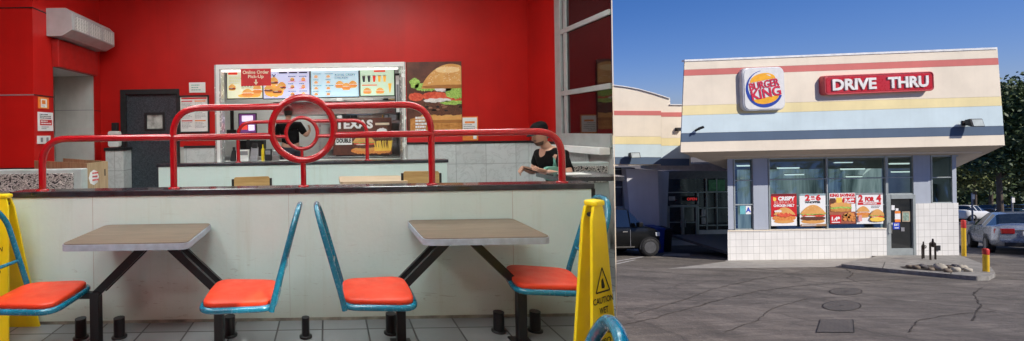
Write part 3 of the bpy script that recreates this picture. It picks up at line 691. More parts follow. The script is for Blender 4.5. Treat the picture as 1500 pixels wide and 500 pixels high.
# menu screens
SCR = [emis('screen_cream', (.80, .85, .60), .75), emis('screen_lilac', (.62, .68, .95), .75), emis('screen_pale_blue', (.55, .80, .92), .72), emis('screen_green', (.62, .86, .64), .72)]
SINK = emis('screen_dark_ink', (.12, .12, .18), .1); SRED = emis('screen_red_ink', (.75, .05, .03), .8); SORG = emis('screen_orange', (.95, .45, .08), .8)
MD = 8.25
def menu(px, k, label):
    x0, x1, z0, z1 = rect(*px, MD); r = empty('menu_screen', ((x0 + x1) / 2, MD, z0), label, 'menu board', 'menu screens in a row above the pick-up counter')
    mb = MB(); mb.box(x0 - .015, x1 + .015, MD + .001, MD + .07, z0 - .015, z1 + .015, BLK); build(mb, 'housing', r)
    mb = MB(); mb.box(x0, x1, MD - .006, MD, z0, z1, SCR[k]); fr = frame_xz((x0 + x1) / 2, MD - .006, (z0 + z1) / 2, .001); w, h = x1 - x0, z1 - z0
    rn = random.Random(k)
    if k == 0:
        mb.frect(-w * .47, h * .36, -w * .2, h * .45, fr, 1, SRED); lines(mb, fr, -w * .45, w * .0, h * .3, h * .02, 5, SINK, .25, 2)
        lines(mb, fr, -w * .1, w * .45, -.02, -.08, 2, SINK, .4, 3)
        burger(mb, fr, -w * .36, -h * .22, w * .22, h * .24, FDS, 3, 1, 'beef', None, 0); burger(mb, fr, w * .08, -h * .46, w * .34, h * .3, FDS, 4, 2, 'ch', None, 0); burger(mb, fr, w * .36, -h * .4, w * .26, h * .42, FDS, 5, 3, 'ch', None, 0)
        mb.flat(wavy(-w * .2, w * .45, -h * .48, -h * .34, .006, 14, 3), fr, 1, SORG)
    if k == 1:
        mb.frect(-w * .16, h * .40, w * .02, h * .46, fr, 1, SINK); mb.frect(w * .06, h * .40, w * .24, h * .46, fr, 1, SINK); mb.frect(w * .28, h * .40, w * .46, h * .46, fr, 1, SINK)
        mb.text('2X', fr, -w * .30, h * .30, h=h * .17, m=SINK, layer=2); mb.flat(wavy(-w * .48, -w * .06, -h * .45, -h * .02, .01, 16, 2), fr, 1, SORG)
        for (a, b, s) in ((-.38, -.3, .22), (-.2, -.36, .22), (-.27, -.02, .2), (-.1, -.2, .2)): burger(mb, fr, w * a, h * b, w * s, h * .3, FDS, int(a * 100) + 70, 3, 'beef', None, 0)
        for i in range(2):
            for j in range(3):
                uu, vv = w * (.12 + i * .24), h * (.18 - j * .27); burger(mb, fr, uu + .01, vv - .03, w * .1, h * .13, FDS, i * 3 + j, 1, 'ch' if i else 'beef', None, 0); lines(mb, fr, uu - w * .08, uu + w * .1, vv + h * .14, vv + h * .08, 1, SINK, .5, j); lines(mb, fr, uu - w * .08, uu + w * .1, vv - h * .05, vv - h * .09, 1, SRED, .5, j)
    if k == 2:
        mb.text('ROYAL CRISPY', fr, w * .22, h * .32, h=h * .085, m=SINK, layer=1, bold=.01); mb.text('CHICKEN', fr, w * .14, h * .21, h=h * .085, m=SINK, layer=1, bold=.01)
        for a in (.1, .24, .38): burger(mb, fr, w * a, -h * (.18 if a != .24 else .26), w * .19, h * .28, FDS, int(a * 50), 2, 'ch', None, 0)
        for i in range(2):
            for j in range(4):
                uu, vv = w * (-.38 + i * .26), h * (.26 - j * .22); burger(mb, fr, uu - w * .02, vv - .02, w * .09, h * .1, FDS, i * 3 + j + 9, 1, 'ch', None, 0); lines(mb, fr, uu - w * .08, uu + w * .1, vv + h * .13, vv + h * .08, 1, SINK, .5, j)
    if k == 3:
        mb.frect(-w * .1, h * .40, w * .25, h * .47, fr, 1, SRED)
        for i in range(5):
            u = -w * .4 + i * w * .155; mb.flat([(u - .02, h * .02), (u + .02, h * .02), (u + .03, h * .25), (u - .03, h * .25)], fr, 1, [SINK, SINK, SRED, SORG, SORG][i]); mb.frect(u - .032, h * .25, u + .032, h * .28, fr, 1, WHP)
        mb.flat([(w * .36, -h * .4), (w * .39, -h * .4), (w * .43, -.02), (w * .32, -.02)], fr, 1, SORG)
        mb.frect(-w * .46, -h * .12, 0, -h * .08, fr, 1, SRED)
        burger(mb, fr, -w * .3, -h * .44, w * .26, h * .24, FDS, 21, 1, 'ch', None, 0); burger(mb, fr, w * .08, -h * .44, w * .26, h * .24, FDS, 22, 1, 'ch', None, 0)
    build(mb, 'screen', r); return r
menu((333, 104, 384, 144), 0, 'leftmost menu screen, cream coloured, partly behind the red pick-up sign')
menu((386, 104, 453, 144), 1, 'second menu screen from the left, pale lilac with a cluster of burgers')
menu((456, 103, 525, 142), 2, 'pale blue menu screen with three crispy chicken burgers')
menu((528, 102, 577, 140), 3, 'rightmost menu screen, pale green with a row of drinks')
# hanging pick-up sign
def art(mb, fr, w, h):
    mb.text('Online Order', fr, 0, h * .30, w=w * .88, h=h * .2, m=CREAMP, bold=.03); mb.text('Pick-Up', fr, 0, h * .02, w=w * .52, h=h * .24, m=CREAMP, bold=.03)
    mb.frect(-w * .025, -h * .3, w * .025, -h * .13, fr, 2, CREAMP); mb.flat([(0, -h * .46), (w * .075, -h * .28), (-w * .075, -h * .28)], fr, 2, CREAMP)
sg = sheet('pickup_sign', (353, 101, 397, 126), DF - .06, REDP, 'dark red sign reading Online Order Pick-Up with a down arrow', 'sign', art=art, bv=.004)
# kitchen equipment
KD = 9.2
def kbox(name, px, d, m, label, cat, depth=.4, extra=None, bv=.01):
    x0, x1, z0, z1 = rect(*px, d); mb = MB(); mb.box(x0, x1, d, d + depth, z0, z1, m)
    if extra: extra(mb, x0, x1, z0, z1, d)
    return tag(build(mb, name, None, bv), label, cat)
def ex(mb, x0, x1, z0, z1, d):
    for k in range(5): zz = z0 + (z1 - z0) * (.2 + .15 * k); mb.box(x0 + .05, x1 - .05, d - .01, d - .001, zz, zz + .02, INKG)
kbox('exhaust_hood', (400, 148, 585, 168), 9.0, STEEL, 'long steel hood under the menu screens in the kitchen', 'hood', .7, None)
# red order screen and shelf
x0, x1, z0, z1_ = rect(349, 166, 376, 196, 8.6)
sc = empty('order_screen', ((x0 + x1) / 2, 8.6, z0), 'dark order monitor with pink pictures left of the kitchen worker', 'monitor')
mb = MB(); mb.box(x0, x1, 8.6, 8.66, z0, z1_, BLK); mb.tube([((x0 + x1) / 2, 8.64, z0), ((x0 + x1) / 2, 8.64, .95)], .03, BLK); build(mb, 'housing', sc, .01)
mb = MB(); fr = frame_xz((x0 + x1) / 2, 8.6, (z0 + z1_) / 2, .002); w, h = x1 - x0, z1_ - z0; SP = emis('screen_violet', (.14, .04, .18), .6); SW = emis('screen_white', (.8, .7, .9), .8)
mb.frect(-w * .44, -h * .45, w * .44, h * .45, fr, 1, SP); mb.frect(-w * .3, h * .1, w * .3, h * .38, fr, 2, SW); mb.frect(-w * .35, -h * .3, w * .0, -.02, fr, 2, SRED); mb.frect(w * .05, -h * .35, w * .38, -.03, fr, 2, SW); build(mb, 'screen', sc)
# steel shelf w/ blue lit panels behind (right half)
kb = empty('serving_station', (P(515, 200, 9.6).x, 9.6, 0), 'steel serving station with two blue panels behind the pick-up counter', 'kitchen unit')
x0, x1, z0, z1_ = rect(466, 160, 588, 178, 9.2)
mb = MB(); mb.box(x0, x1, 9.2, 9.7, 0, .9, STEEL); mb.box(x0, x1, 9.2, 9.7, z0 - .05, z0, STEEL); mb.box(x1 - .9, x1 - .4, 9.3, 9.7, z0, z0 + .35, STEEL)
for xx in (x0, x1 - .05): mb.box(xx, xx + .05, 9.22, 9.27, .9, z0 - .05, STEEL)
build(mb, 'shelf_frame', kb, .005)
BL = emis('blue_lit_panel', (.35, .55, .8), .7)
for q in ((468, 157, 505, 168), (508, 157, 545, 168)):
    a, b, c_, d_ = rect(*q, 9.15); mb = MB(); mb.box(a, b, 9.15, 9.17, c_, d_, BL); build(mb, 'blue_panel', kb)
# texas poster on inner board
PDK = DF + .55
x0, x1, z0, z1_ = rect(488, 173, 574, 227, PDK)
mb = MB(); mb.box(x0, x1, PDK, PDK + .03, z0, z1_, DARKBG); fr = frame_xz((x0 + x1) / 2, PDK, (z0 + z1_) / 2, .002); w, h = x1 - x0, z1_ - z0
mb.text('TEXAS', fr, -w * .14, h * .33, w=w * .64, h=h * .24, m=WHP, bold=.05)
mb.frect(-w * .46, -h * .22, -w * .18, h * .0, fr, 1, WHP); mb.text('DOUBLE', fr, -w * .32, -h * .11, w=w * .25, h=h * .12, m=INKB, layer=3, bold=.05)
mb.frect(-w * .2, h * .04, w * .1, h * .09, fr, 1, WHP)
burger(mb, fr, w * .02, -h * .40, w * .38, h * .46, FD, 31, 2, 'beef', None, 14)
mb.flat(wavy(-w * .2, w * .48, -h * .48, -h * .3, .015, 30, 5), fr, 1, FD['ch'])
for q in range(14):
    u = w * (.2 + .02 * q); mb.flat([(u, -h * .4), (u + .025, -h * .4), (u + .05 * random.uniform(-1, 1) + .02, -h * .12), (u - .01, -h * .14)], fr, 2 + q % 3, FD['chz'])
mb.flat([(w * .24, -h * .1), (w * .40, -h * .1), (w * .44, h * .3), (w * .24, h * .3)], fr, 6, FD['pat']); mb.frect(w * .22, h * .3, w * .46, h * .36, fr, 6, CREAMP); mb.flat(wavy(w * .24, w * .42, h * .02, h * .22, .01, 10, 6), fr, 8, WHP)
tx = empty('food_poster', ((x0 + x1) / 2, PDK, z0), 'dark poster with TEXAS lettering and a burger on the pick-up counter', 'poster')
build(mb, 'printed_board', tx)
mb = MB(); mb.box(x0 + .05, x1 - .05, PDK + .03, PDK + .12, z0 - .02, z0 + .03, BLK); build(mb, 'stand', tx)
# counter back board with black framed picture at right jamb
mb = MB(); x0, x1, z0, z1_ = rect(578, 108, 586, 168, DF + .25)
mb.box(x0, x1, DF + .22, DF + .25, z0, z1_, BLK); mb.box(x0 + .02, x1 - .02, DF + .215, DF + .22, z0 + .04, z1_ - .04, PAPER); mb.box(x0 + .03, x1 - .03, DF + .21, DF + .215, z0 + .18, z1_ - .2, INKG)
tag(build(mb, 'wall_notice'), 'narrow black framed notice at the right side of the pick-up opening', 'notice')
# small counter items
cz = wz0 + .0
def citem(name, px0, px1, py0, m, label, cat, d=DF + .2, dep=.15, shape='box'):
    x0, x1, _, z1 = rect(px0, py0, px1, 236, d); mb = MB()
    if shape == 'box': mb.box(x0, x1, d, d + dep, cz + .001, z1, m); mb.box(x0 + .01, x1 - .01, d - .006, d - .001, cz + (z1 - cz) * .55, z1 - .02, INKG)
    elif shape == 'reg':
        mb.hexa([(x0, d, cz + .001), (x1, d, cz + .001), (x1, d + dep, cz + .001), (x0, d + dep, cz + .001), (x0, d, cz + .05), (x1, d, cz + .05), (x1, d + dep, z1), (x0, d + dep, z1)], m); mb.box(x0 + .02, x1 - .02, d + dep - .03, d + dep + .02, z1 - .02, z1 + .06, BLK)
    else: mb.lathe([((x1 - x0) / 2, 0), ((x1 - x0) / 2, (z1 - cz) * .7), ((x1 - x0) / 5, (z1 - cz) * .8), ((x1 - x0) / 5, z1 - cz)], ((x0 + x1) / 2, d + .05, cz), m, n=14)
    return tag(build(mb, name, None, .006), label, cat)
citem('card_reader', 337, 344, 221, BLK, 'black card reader at the left end of the pick-up counter', 'card reader', shape='reg')
citem('receipt_printer', 346, 364, 220, WHITE, 'white receipt printer on the pick-up counter', 'printer')
citem('cash_register', 366, 377, 216, INKG, 'grey till keypad between printer and yellow bottle', 'till', shape='reg')
citem('sauce_bottle', 382, 387, 212, YEL, 'yellow sauce bottle on the pick-up counter', 'bottle', shape='b')
citem('cup_dispenser', 388, 397, 219, BLK, 'black holder right of the yellow sauce bottle', 'holder')
citem('napkin_box', 399, 409, 221, STEEL, 'steel napkin box just left of the kitchen worker', 'napkin box')
x0, x1, z0, z1_ = rect(337, 160, 342, 196, 8.8)
mb = MB(); mb.box(x0, x1, 8.8, 8.86, z0, z1_, BLK); mb.box(x0 - .06, x1 + .06, 8.74, 8.8, z0 - .12, z0 + .08, BLK); tag(build(mb, 'wall_phone', None, .01), 'black wall telephone at the left of the kitchen', 'telephone')
x0, x1, z0, z1_ = rect(350, 206, 386, 236, 8.9)
kc = empty('prep_counter', ((x0 + x1) / 2, 8.9, 0), 'black topped kitchen counter behind the receipt printer', 'counter')
mb = MB(); mb.box(x0 - .4, x1 + .2, 8.9, 9.5, 0, .95, STEEL); build(mb, 'cabinet', kc, .005)
mb = MB(); mb.box(x0, x1, 8.95, 9.3, .951, z1_, BLK); build(mb, 'fryer_box', kc, .01)
# kitchen rear shelves
ks = empty('kitchen_shelf', (P(520, 200, 10.1).x, 10.1, 0), 'steel rack of dark cartons at the back of the kitchen', 'shelf')
mb = MB()
sx0, sx1 = P(478, 200, 10.1).x, P(584, 200, 10.1).x
for z in (1.05, 1.35, 1.65, 1.95): mb.box(sx0, sx1, 10.0, 10.35, z, z + .03, STEEL)
build(mb, 'rack', ks)
mb = MB()
for z in (1.08, 1.38, 1.68, 1.98):
    x = sx0 + .05
    while x < sx1 - .2:
        w = random.uniform(.08, .2); mb.box(x, x + w, 10.05, 10.3, z + .001, z + random.uniform(.12, .24), random.choice([BLK, INKG, CHWOOD, PAPER, STEEL])); x += w + .03
build(mb, 'cartons', ks)

# big burger poster on the red wall
x0, x1, z0, z1_ = rect(596, 91, 676, 210, DF)
mb = MB(); mb.box(x0, x1, DF - .03, DF - .002, z0, z1_, DARKBG); fr = frame_xz((x0 + x1) / 2, DF - .03, (z0 + z1_) / 2, .0015); w, h = x1 - x0, z1_ - z0
clip = (-w * .47, -h * .35, w * .49, h * .49)
mb.frect(-w * .5, -h * .5, w * .5, -h * .36, fr, 1, REDP)
mb.flat([(-w * .45, -h * .36), (w * .49, -h * .36), (w * .49, -h * .12), (w * .1, -h * .1), (-w * .45, -h * .2)], fr, 1, FD['bun2'])
# hand-composed large burger, running off the right side
def C(p): return [(min(max(a, clip[0]), clip[2]), min(max(b, clip[1]), clip[3])) for a, b in p]
mb.flat(C(wavy(-w * .26, w * .75, -h * .26, -h * .10, .006, 18, 2)), fr, 3, FD['bun'])
mb.flat(C(wavy(-w * .30, w * .75, -h * .16, h * .03, .012, 30, 3)), fr, 4, FD['pat'])
mb.flat(C(wavy(-w * .20, w * .3, h * .0, h * .05, .01, 14, 4)), fr, 6, FD['oni']); mb.flat(C(wavy(w * .1, w * .6, -h * .03, h * .02, .01, 14, 9)), fr, 6, FD['let'])
mb.flat(C(wavy(-w * .48, -w * .2, h * .02, h * .12, .006, 10, 5)), fr, 2, FD['tom'])
mb.flat(C(wavy(-w * .22, w * .22, h * .03, h * .13, .006, 12, 6)), fr, 5, FD['tom']); mb.flat(C(wavy(w * .2, w * .7, h * .0, h * .11, .006, 12, 7)), fr, 5, FD['tom'])
mb.flat(C(wavy(-w * .36, w * .1, h * .14, h * .25, .014, 26, 8)), fr, 6, FD['let']); mb.flat(C(wavy(w * .2, w * .55, h * .04, h * .22, .018, 20, 12)), fr, 7, FD['let'])
mb.flat(C([(-w * .36 + w * .09 * math.cos(t) * (1 + .2 * math.sin(5 * t)), h * .24 + h * .065 * math.sin(t)) for t in [k * .314 for k in range(20)]]), fr, 6, FD['let'])
mb.flat(C(wavy(w * .0, w * .3, h * .13, h * .2, .01, 14, 14)), fr, 7, FD['oni'])
mb.flat(C(dome(-w * .24, w * .85, h * .17, h * .47, 26, .62)), fr, 8, FD['bun'])
CHAR = M('printed_char', (.30, .15, .09), .5)
HLB = food('printed_bun_highlight', (.86, .58, .26), (.92, .68, .36), 3); SHB = food('printed_bun_shadow', (.34, .12, .025), (.48, .20, .05), 3)
mb.flat(C(wavy(-w * .22, w * .8, h * .17, h * .215, .003, 20, 31)), fr, 9, SHB); mb.flat(C(wavy(w * .02, w * .46, h * .36, h * .435, .004, 20, 32)), fr, 9, HLB)
mb.flat(C(wavy(-w * .24, w * .75, -h * .255, -h * .215, .004, 18, 33)), fr, 5, SHB)
for q in range(22):
    a = random.uniform(-.26, .44); b = random.uniform(-.12, -.0); mb.flat(C(wavy(w * a, w * (a + .07), h * b, h * (b + .02), .006, 6, q)), fr, 5, CHAR if q % 2 else BLK)
for _ in range(70):
    a = random.uniform(.1, .7); b = random.uniform(.3, .93) * math.sin(math.pi * a) ** .62
    x, y = -w * .24 + a * w * 1.09, h * .17 + b * h * .30
    if x < w * .46: mb.flat([(x - .011, y), (x, y - .006), (x + .011, y + .002), (x, y + .006)], fr, 10, FD['see'])
for i in range(5): lines(mb, fr, -w * .36, -w * .08, -h * .17 - i * h * .037, -h * .2 - i * h * .037, 1, WHP, .8, i, 10)
lines(mb, fr, -w * .3, w * .05, -h * .38, -h * .42, 1, WHP, .5, 9, 3)
tag(build(mb, 'food_poster'), 'large burger poster on the red wall right of the pick-up window', 'poster')
def art(mb, fr, w, h): mb.frect(-w * .44, -h * .22, w * .44, h * .46, fr, 1, WHP); mb.frect(-w * .3, h * .22, w * .3, h * .3, fr, 2, ORP); lines(mb, fr, -w * .38, w * .38, h * .2, -h * .18, 5, INKG, .35, 4, 2); mb.frect(w * .2, -h * .44, w * .4, -h * .28, fr, 1, WHP)
sheet('wall_sign', (676, 171, 700, 206), DF, ORP, 'orange and white notice on the red wall right of the burger poster', 'sign', art=art)

# ================================================================= SEATING BEHIND THE HALF WALL
def wood_chair(x, y, label):
    r = empty('wooden_chair', (0, 0, 0), label, 'chair', 'wooden chairs between the two half walls')
    for sx in (-1, 1):
        for sy in (-1, 1):
            mb = MB(); mb.box(sx * .19 - .015, sx * .19 + .015, sy * .19 - .015, sy * .19 + .015, 0, .44 if sy > 0 else .97, BLACKM); build(mb, 'leg', r, .003, world=False)
    mb = MB(); mb.prism([(a, b, .441) for a, b in rrect2(.42, .42, .05)], (0, 0, .03), CHWOOD, True); build(mb, 'seat', r, world=False)
    mb = MB(); mb.prism([(a, -.21, .84 + b) for a, b in rrect2(.36, .30, .02)], (0, .02, 0), CHWOOD, True); build(mb, 'backrest', r, .004, world=False)
    r.location = (x, y, 0); return r
p = P(365, 262, 4.5); wc = wood_chair(p.x, 4.7, 'left wooden chair back showing above the near half wall cap'); wc.rotation_euler = (0, 0, R(8))
c = copy_tree(wc); c.location = (P(620, 258, 4.5).x, 4.7, .03); c.rotation_euler = (0, 0, R(-6)); c['label'] = 'right wooden chair back showing above the cap, beside a red post'
def plain_table(x, y, w, d, z, label):
    r = empty('dining_table', (x, y, 0), label, 'table')
    mb = MB(); mb.prism([(x + a, y + b, z - .04) for a, b in rrect2(w, d, .04)], (0, 0, .04), woodm('pale_tabletop', (.45, .33, .22), (.6, .47, .33), (2, 20, 20)) if 'pale' in label else BLACKCAP, True); build(mb, 'tabletop', r, .004)
    mb = MB(); mb.tube([(x, y, .02), (x, y, z - .04)], .035, BLACKM); mb.box(x - .25, x + .25, y - .03, y + .03, 0, .03, BLACKM); mb.box(x - .03, x + .03, y - .25, y + .25, .001, .029, BLACKM); build(mb, 'pedestal', r)
    return r
plain_table(P(545, 265, 4.7).x, 4.75, .7, .55, .925, 'pale wooden tabletop just showing above the near half wall')
# booths with leaf pattern
def leafmat():
    m, nt, b = nt_mat('leaf_pattern_fabric')
    n = noise(nt, coords(nt, (1, 1, 1.3)), 11, 2, .4, 2.6)
    c = ramp(nt, n, [(.40, (.02, .02, .025)), (.44, (.65, .63, .60)), (.50, (.42, .41, .40)), (.53, (.03, .03, .035)), (.60, (.55, .53, .5)), (.66, (.02, .02, .02))])
    nt.links.new(c, b.inputs['Base Color']); b.inputs['Roughness'].default_value = .6; return m
LEAF = leafmat(); BOOTHG = M('pale_grey_booth', (.42, .48, .48), .45)
def booth(px, d, label, rimm):
    x0, x1, z0, z1 = rect(*px, d); r = empty('booth_bench', ((x0 + x1) / 2, d, 0), label, 'booth')
    mb = MB(); mb.box(x0, x1, d, d + .12, 0, z1, BOOTHG); mb.box(x0, x1, d + .12, d + .55, 0, .42, BOOTHG); build(mb, 'bench_body', r, .012)
    mb = MB(); mb.box(x0 + .02, x1 - rimm, d - .02, d - .001, z1 - .24, z1 - .04, LEAF); build(mb, 'leaf_panel', r, .008)
    mb = MB(); mb.box(x0 + .03, x1 - .03, d + .13, d + .53, .421, .47, BLK); build(mb, 'seat_pad', r, .015)
    return r
booth((-60, 249, 120, 300), 4.6, 'grey booth with black and white leaf pattern at the left edge', .08)
booth((832, 238, 893, 290), 5.15, 'grey booth with leaf pattern behind the seated man', .03)
pt_ = plain_table(P(838, 262, 4.4).x, 4.3, .62, .5, .985, 'dark tabletop beside the seated man'); 
mb = MB(); q = P(842, 256, 4.3); mb.box(q.x - .12, q.x + .12, 4.22, 4.4, .986, .992, PAPER); tag(build(mb, 'paper_tray'), 'white paper lying on the dark table beside the man', 'paper')
# wooden waste cabinet
cbp = [P(127, 238, 5.0), P(50, 230, 5.8), P(92, 228, 6.25), P(158, 233, 5.35)]
zc = 1.12
cb = empty('waste_cabinet', (sum(p.x for p in cbp) / 4, 5.6, 0), 'light wood waste cabinet with open top at the left, behind the booth', 'cabinet')
for i in range(4):
    a, b = cbp[i], cbp[(i + 1) % 4]; a = Vector((a.x, a.y, 0)); b = Vector((b.x, b.y, 0)); cen = sum((Vector((p.x, p.y, 0)) for p in cbp), Vector()) / 4
    ai, bi = a + (cen - a) * .07, b + (cen - b) * .07
    mb = MB(); mb.hexa([a, b, bi, ai] + [v + Vector((0, 0, zc - (.05 if i == 1 else 0))) for v in (a, b, bi, ai)], WOOD); build(mb, 'side_panel', cb)
mb = MB(); a, b = Vector((cbp[3].x, cbp[3].y, 0)), Vector((cbp[0].x, cbp[0].y, 0)); ex_ = (a - b).normalized(); nr = Vector((ex_.y, -ex_.x, 0)); fr = (b, ex_, Vector((0, 0, 1)), nr, .004)
L = (a - b).length; mb.flat([(L * .3 + .14 * math.cos(t) * .6, .95 + .09 * math.sin(t)) for t in [k * .785 for k in range(8)]], fr, 1, WHP); lines(mb, fr, L * .22, L * .5, 1.02, .9, 3, REDP, .5, 2, 2); mb.frect(L * .8, .95, L * .86, 1.03, fr, 1, BLK)
build(mb, 'sticker', cb)
mb = MB(); mb.prism([Vector((p.x, p.y, .6)) + (Vector((cb.location.x, cb.location.y, .6)) - Vector((p.x, p.y, .6))) * .1 for p in cbp], (0, 0, .02), BLK); build(mb, 'inner_shelf', cb)

# ================================================================= PEOPLE
SKIN = M('skin', (.55, .31, .22), .5, var=.08, scale=12); HAIR = M('dark_hair', (.02, .013, .01), .5, var=.3, scale=60, bmp=.4)
BTEE = M('black_cotton', (.006, .006, .007), .9, spec=.15, var=.3, bmp=.3, bscale=40); CAPB = M('black_cap_cloth', (.006, .006, .007), .9, spec=.15); CAPR = M('dark_red_cap_cloth', (.22, .006, .012), .8)
JEAN = M('dark_trousers', (.02, .025, .04), .85)
def skinfig(joints, edges, root, sub=2, mat_=None):
    me = bpy.data.meshes.new('tmp'); names = list(joints); idx = {n: i for i, n in enumerate(names)}
    me.from_pydata([joints[n][0] for n in names], [(idx[a], idx[b]) for a, b in edges], []); ob = bpy.data.objects.new('tmp', me); COL.objects.link(ob)
    ob.modifiers.new('s', 'SKIN'); sk = me.skin_vertices[0] if me.skin_vertices else None
    if sk is None:
        bm = bmesh.new(); bm.from_mesh(me); bm.verts.layers.skin.verify(); bm.to_mesh(me); bm.free(); sk = me.skin_vertices[0]
    for n in names:
        r = joints[n][1]; sk.data[idx[n]].radius = r if isinstance(r, tuple) else (r, r); sk.data[idx[n]].use_root = (n == root)
    sb = ob.modifiers.new('u', 'SUBSURF'); sb.levels = sub; sb.render_levels = sub
    dg = bpy.context.evaluated_depsgraph_get(); dg.update(); m2 = bpy.data.meshes.new_from_object(ob.evaluated_get(dg))
    vs = [v.co.copy() for v in m2.vertices]; fs = [tuple(p.vertices) for p in m2.polygons]
    bpy.data.objects.remove(ob); return vs, fs
def V(*a): return Vector(a)
def hand(mb, wrist, dirv, palm_n, side, curl, m):
    """palm box with five tapering fingers. dirv: pointing direction, palm_n: direction the palm faces."""
    d = dirv.normalized(); n = (palm_n - d * palm_n.dot(d)).normalized(); s = d.cross(n) * side
    rings = []
    for t, hw, ht in ((0, .026, .018), (.03, .034, .017), (.07, .041, .015), (.09, .038, .012)):
        rings.append([wrist + d * t + s * math.cos(a) * hw + n * math.sin(a) * ht for a in [2 * math.pi * q / 10 for q in range(10)]])
    mb.loft(rings, m)
    for i, (off, L) in enumerate(((.030, .066), (.010, .074), (-.010, .069), (-.029, .054))):
        p = wrist + d * .082 + s * off; pts = [p]; a = 0; cur = d.copy()
        for k in range(3):
            a += curl; cur = d * math.cos(a) + n * math.sin(a); p = p + cur * L * (.42, .32, .26)[k]; pts.append(p)
        mb.tube(pts, [.0095, .009, .008, .006], m, 8)
    p = wrist + d * .025 + s * .028; pts = [p, p + (s * .6 + d * .7 + n * .3).normalized() * .04, p + (s * .45 + d * .8 + n * .6).normalized() * .075]
    mb.tube(pts, [.012, .0105, .008], m, 8)
def head(mb, c, fwd, m, r=.1):
    """ovoid head with brow, nose, mouth, ears"""
    f = fwd.normalized(); side = f.cross(V(0, 0, 1)).normalized(); up = side.cross(f).normalized(); rings = []
    prof = [(-.125, .030, .035, .03), (-.115, .045, .055, .028), (-.09, .058, .078, .015), (-.05, .068, .092, .006), (0, .075, .100, -.002), (.045, .077, .101, -.008), (.085, .066, .085, -.012), (.11, .042, .055, -.012), (.12, .012, .02, -.012)]
    for h, hw, hd, off in prof:
        rings.append([c + up * h + f * (off + hd * math.cos(a)) + side * hw * math.sin(a) for a in [2 * math.pi * q / 20 for q in range(20)]])
    mb.loft(rings, m)
    mb.tube([c + f * .094 + up * .02, c + f * .113 - up * .012, c + f * .118 - up * .028, c + f * .096 - up * .034], [.008, .011, .013, .008], m, 8)
    for s in (-1, 1):
        mb.ball(c + side * .076 * s - f * .008 - up * .005, .03, m, 10, 6, (.35, .6, 1))
    return f, side, up
def person_parts(root):
    pass
# --- seated man with phone: faces left (-x), slightly towards the camera
hx = P(789, 193, 4.95)
FW = V(-.93, -.30, -.38).normalized()
man = empty('person', (hx.x + .18, 4.95, 0), 'man in black cap and black T-shirt sitting and looking down at his phone', 'person')
bx = hx.x
pel = V(bx + .30, 5.02, .72); che = V(bx + .20, 5.0, 1.08); nek = V(bx + .10, 4.97, 1.27)
J = {'pel': (pel, (.15, .13)), 'wai': (V(bx + .29, 5.01, .90), (.145, .12)), 'che': (che, (.16, .13)), 'ubk': (V(bx + .145, 4.98, 1.19), (.11, .10)), 'nek': (nek, .058), 'hd': (V(bx + .04, 4.955, 1.35), .06),
     'shN': (V(bx + .16, 4.79, 1.185), .07), 'elN': (V(bx + .19, 4.66, .96), .047), 'wrN': (V(bx - .10, 4.60, 1.035), .030),
     'shF': (V(bx + .13, 5.18, 1.185), .07), 'elF': (V(bx + .06, 5.22, .97), .047), 'wrF': (V(bx - .17, 4.93, 1.04), .030),
     'hpN': (V(bx + .26, 4.90, .66), .1), 'knN': (V(bx - .18, 4.86, .64), .075), 'anN': (V(bx - .16, 4.86, .12), .045), 'toN': (V(bx - .32, 4.85, .05), .04),
     'hpF': (V(bx + .26, 5.14, .66), .1), 'knF': (V(bx - .18, 5.18, .64), .075), 'anF': (V(bx - .16, 5.18, .12), .045), 'toF': (V(bx - .32, 5.18, .05), .04)}
Eg = [('pel', 'wai'), ('wai', 'che'), ('che', 'ubk'), ('ubk', 'nek'), ('nek', 'hd'), ('ubk', 'shN'), ('shN', 'elN'), ('elN', 'wrN'), ('ubk', 'shF'), ('shF', 'elF'), ('elF', 'wrF'),
      ('pel', 'hpN'), ('hpN', 'knN'), ('knN', 'anN'), ('anN', 'toN'), ('pel', 'hpF'), ('hpF', 'knF'), ('knF', 'anF'), ('anF', 'toF')]
vs, fs = skinfig(J, Eg, 'pel'); mb = MB(); mb.add(vs, fs, SKIN, True)
hc = V(bx + .01, 4.95, 1.43); f, sd_, up = head(mb, hc, FW, SKIN)
hand(mb, J['wrN'][0], V(-.95, -.0, .1), V(0, .8, .6), 1, .55, SKIN); hand(mb, J['wrF'][0], V(-.75, -.5, .05), V(.1, -.7, -.5), -1, .5, SKIN)
build(mb, 'body', man)
SJ = {k: (J[k][0], tuple(x * 1.12 + .008 for x in (J[k][1] if isinstance(J[k][1], tuple) else (J[k][1],) * 2))) for k in ('pel', 'wai', 'che', 'ubk', 'shN', 'shF')}
SJ['ubk'] = (V(bx + .15, 4.98, 1.185), (.125, .11)); SJ['nb'] = (V(bx + .115, 4.972, 1.245), .068)
SJ['elN'] = (J['shN'][0].lerp(J['elN'][0], .72), .068); SJ['elF'] = (J['shF'][0].lerp(J['elF'][0], .72), .068)
vs, fs = skinfig(SJ, [('pel', 'wai'), ('wai', 'che'), ('che', 'ubk'), ('ubk', 'nb'), ('ubk', 'shN'), ('shN', 'elN'), ('ubk', 'shF'), ('shF', 'elF')], 'pel'); mb = MB(); mb.add(vs, fs, BTEE, True); build(mb, 'shirt', man)
TJ = {k: (J[k][0], tuple(x * 1.1 + .008 for x in (J[k][1] if isinstance(J[k][1], tuple) else (J[k][1],) * 2))) for k in ('pel', 'hpN', 'knN', 'anN', 'hpF', 'knF', 'anF')}
vs, fs = skinfig(TJ, [('pel', 'hpN'), ('hpN', 'knN'), ('knN', 'anN'), ('pel', 'hpF'), ('hpF', 'knF'), ('knF', 'anF')], 'pel'); mb = MB(); mb.add(vs, fs, JEAN, True); build(mb, 'trousers', man)
mb = MB(); rings = []
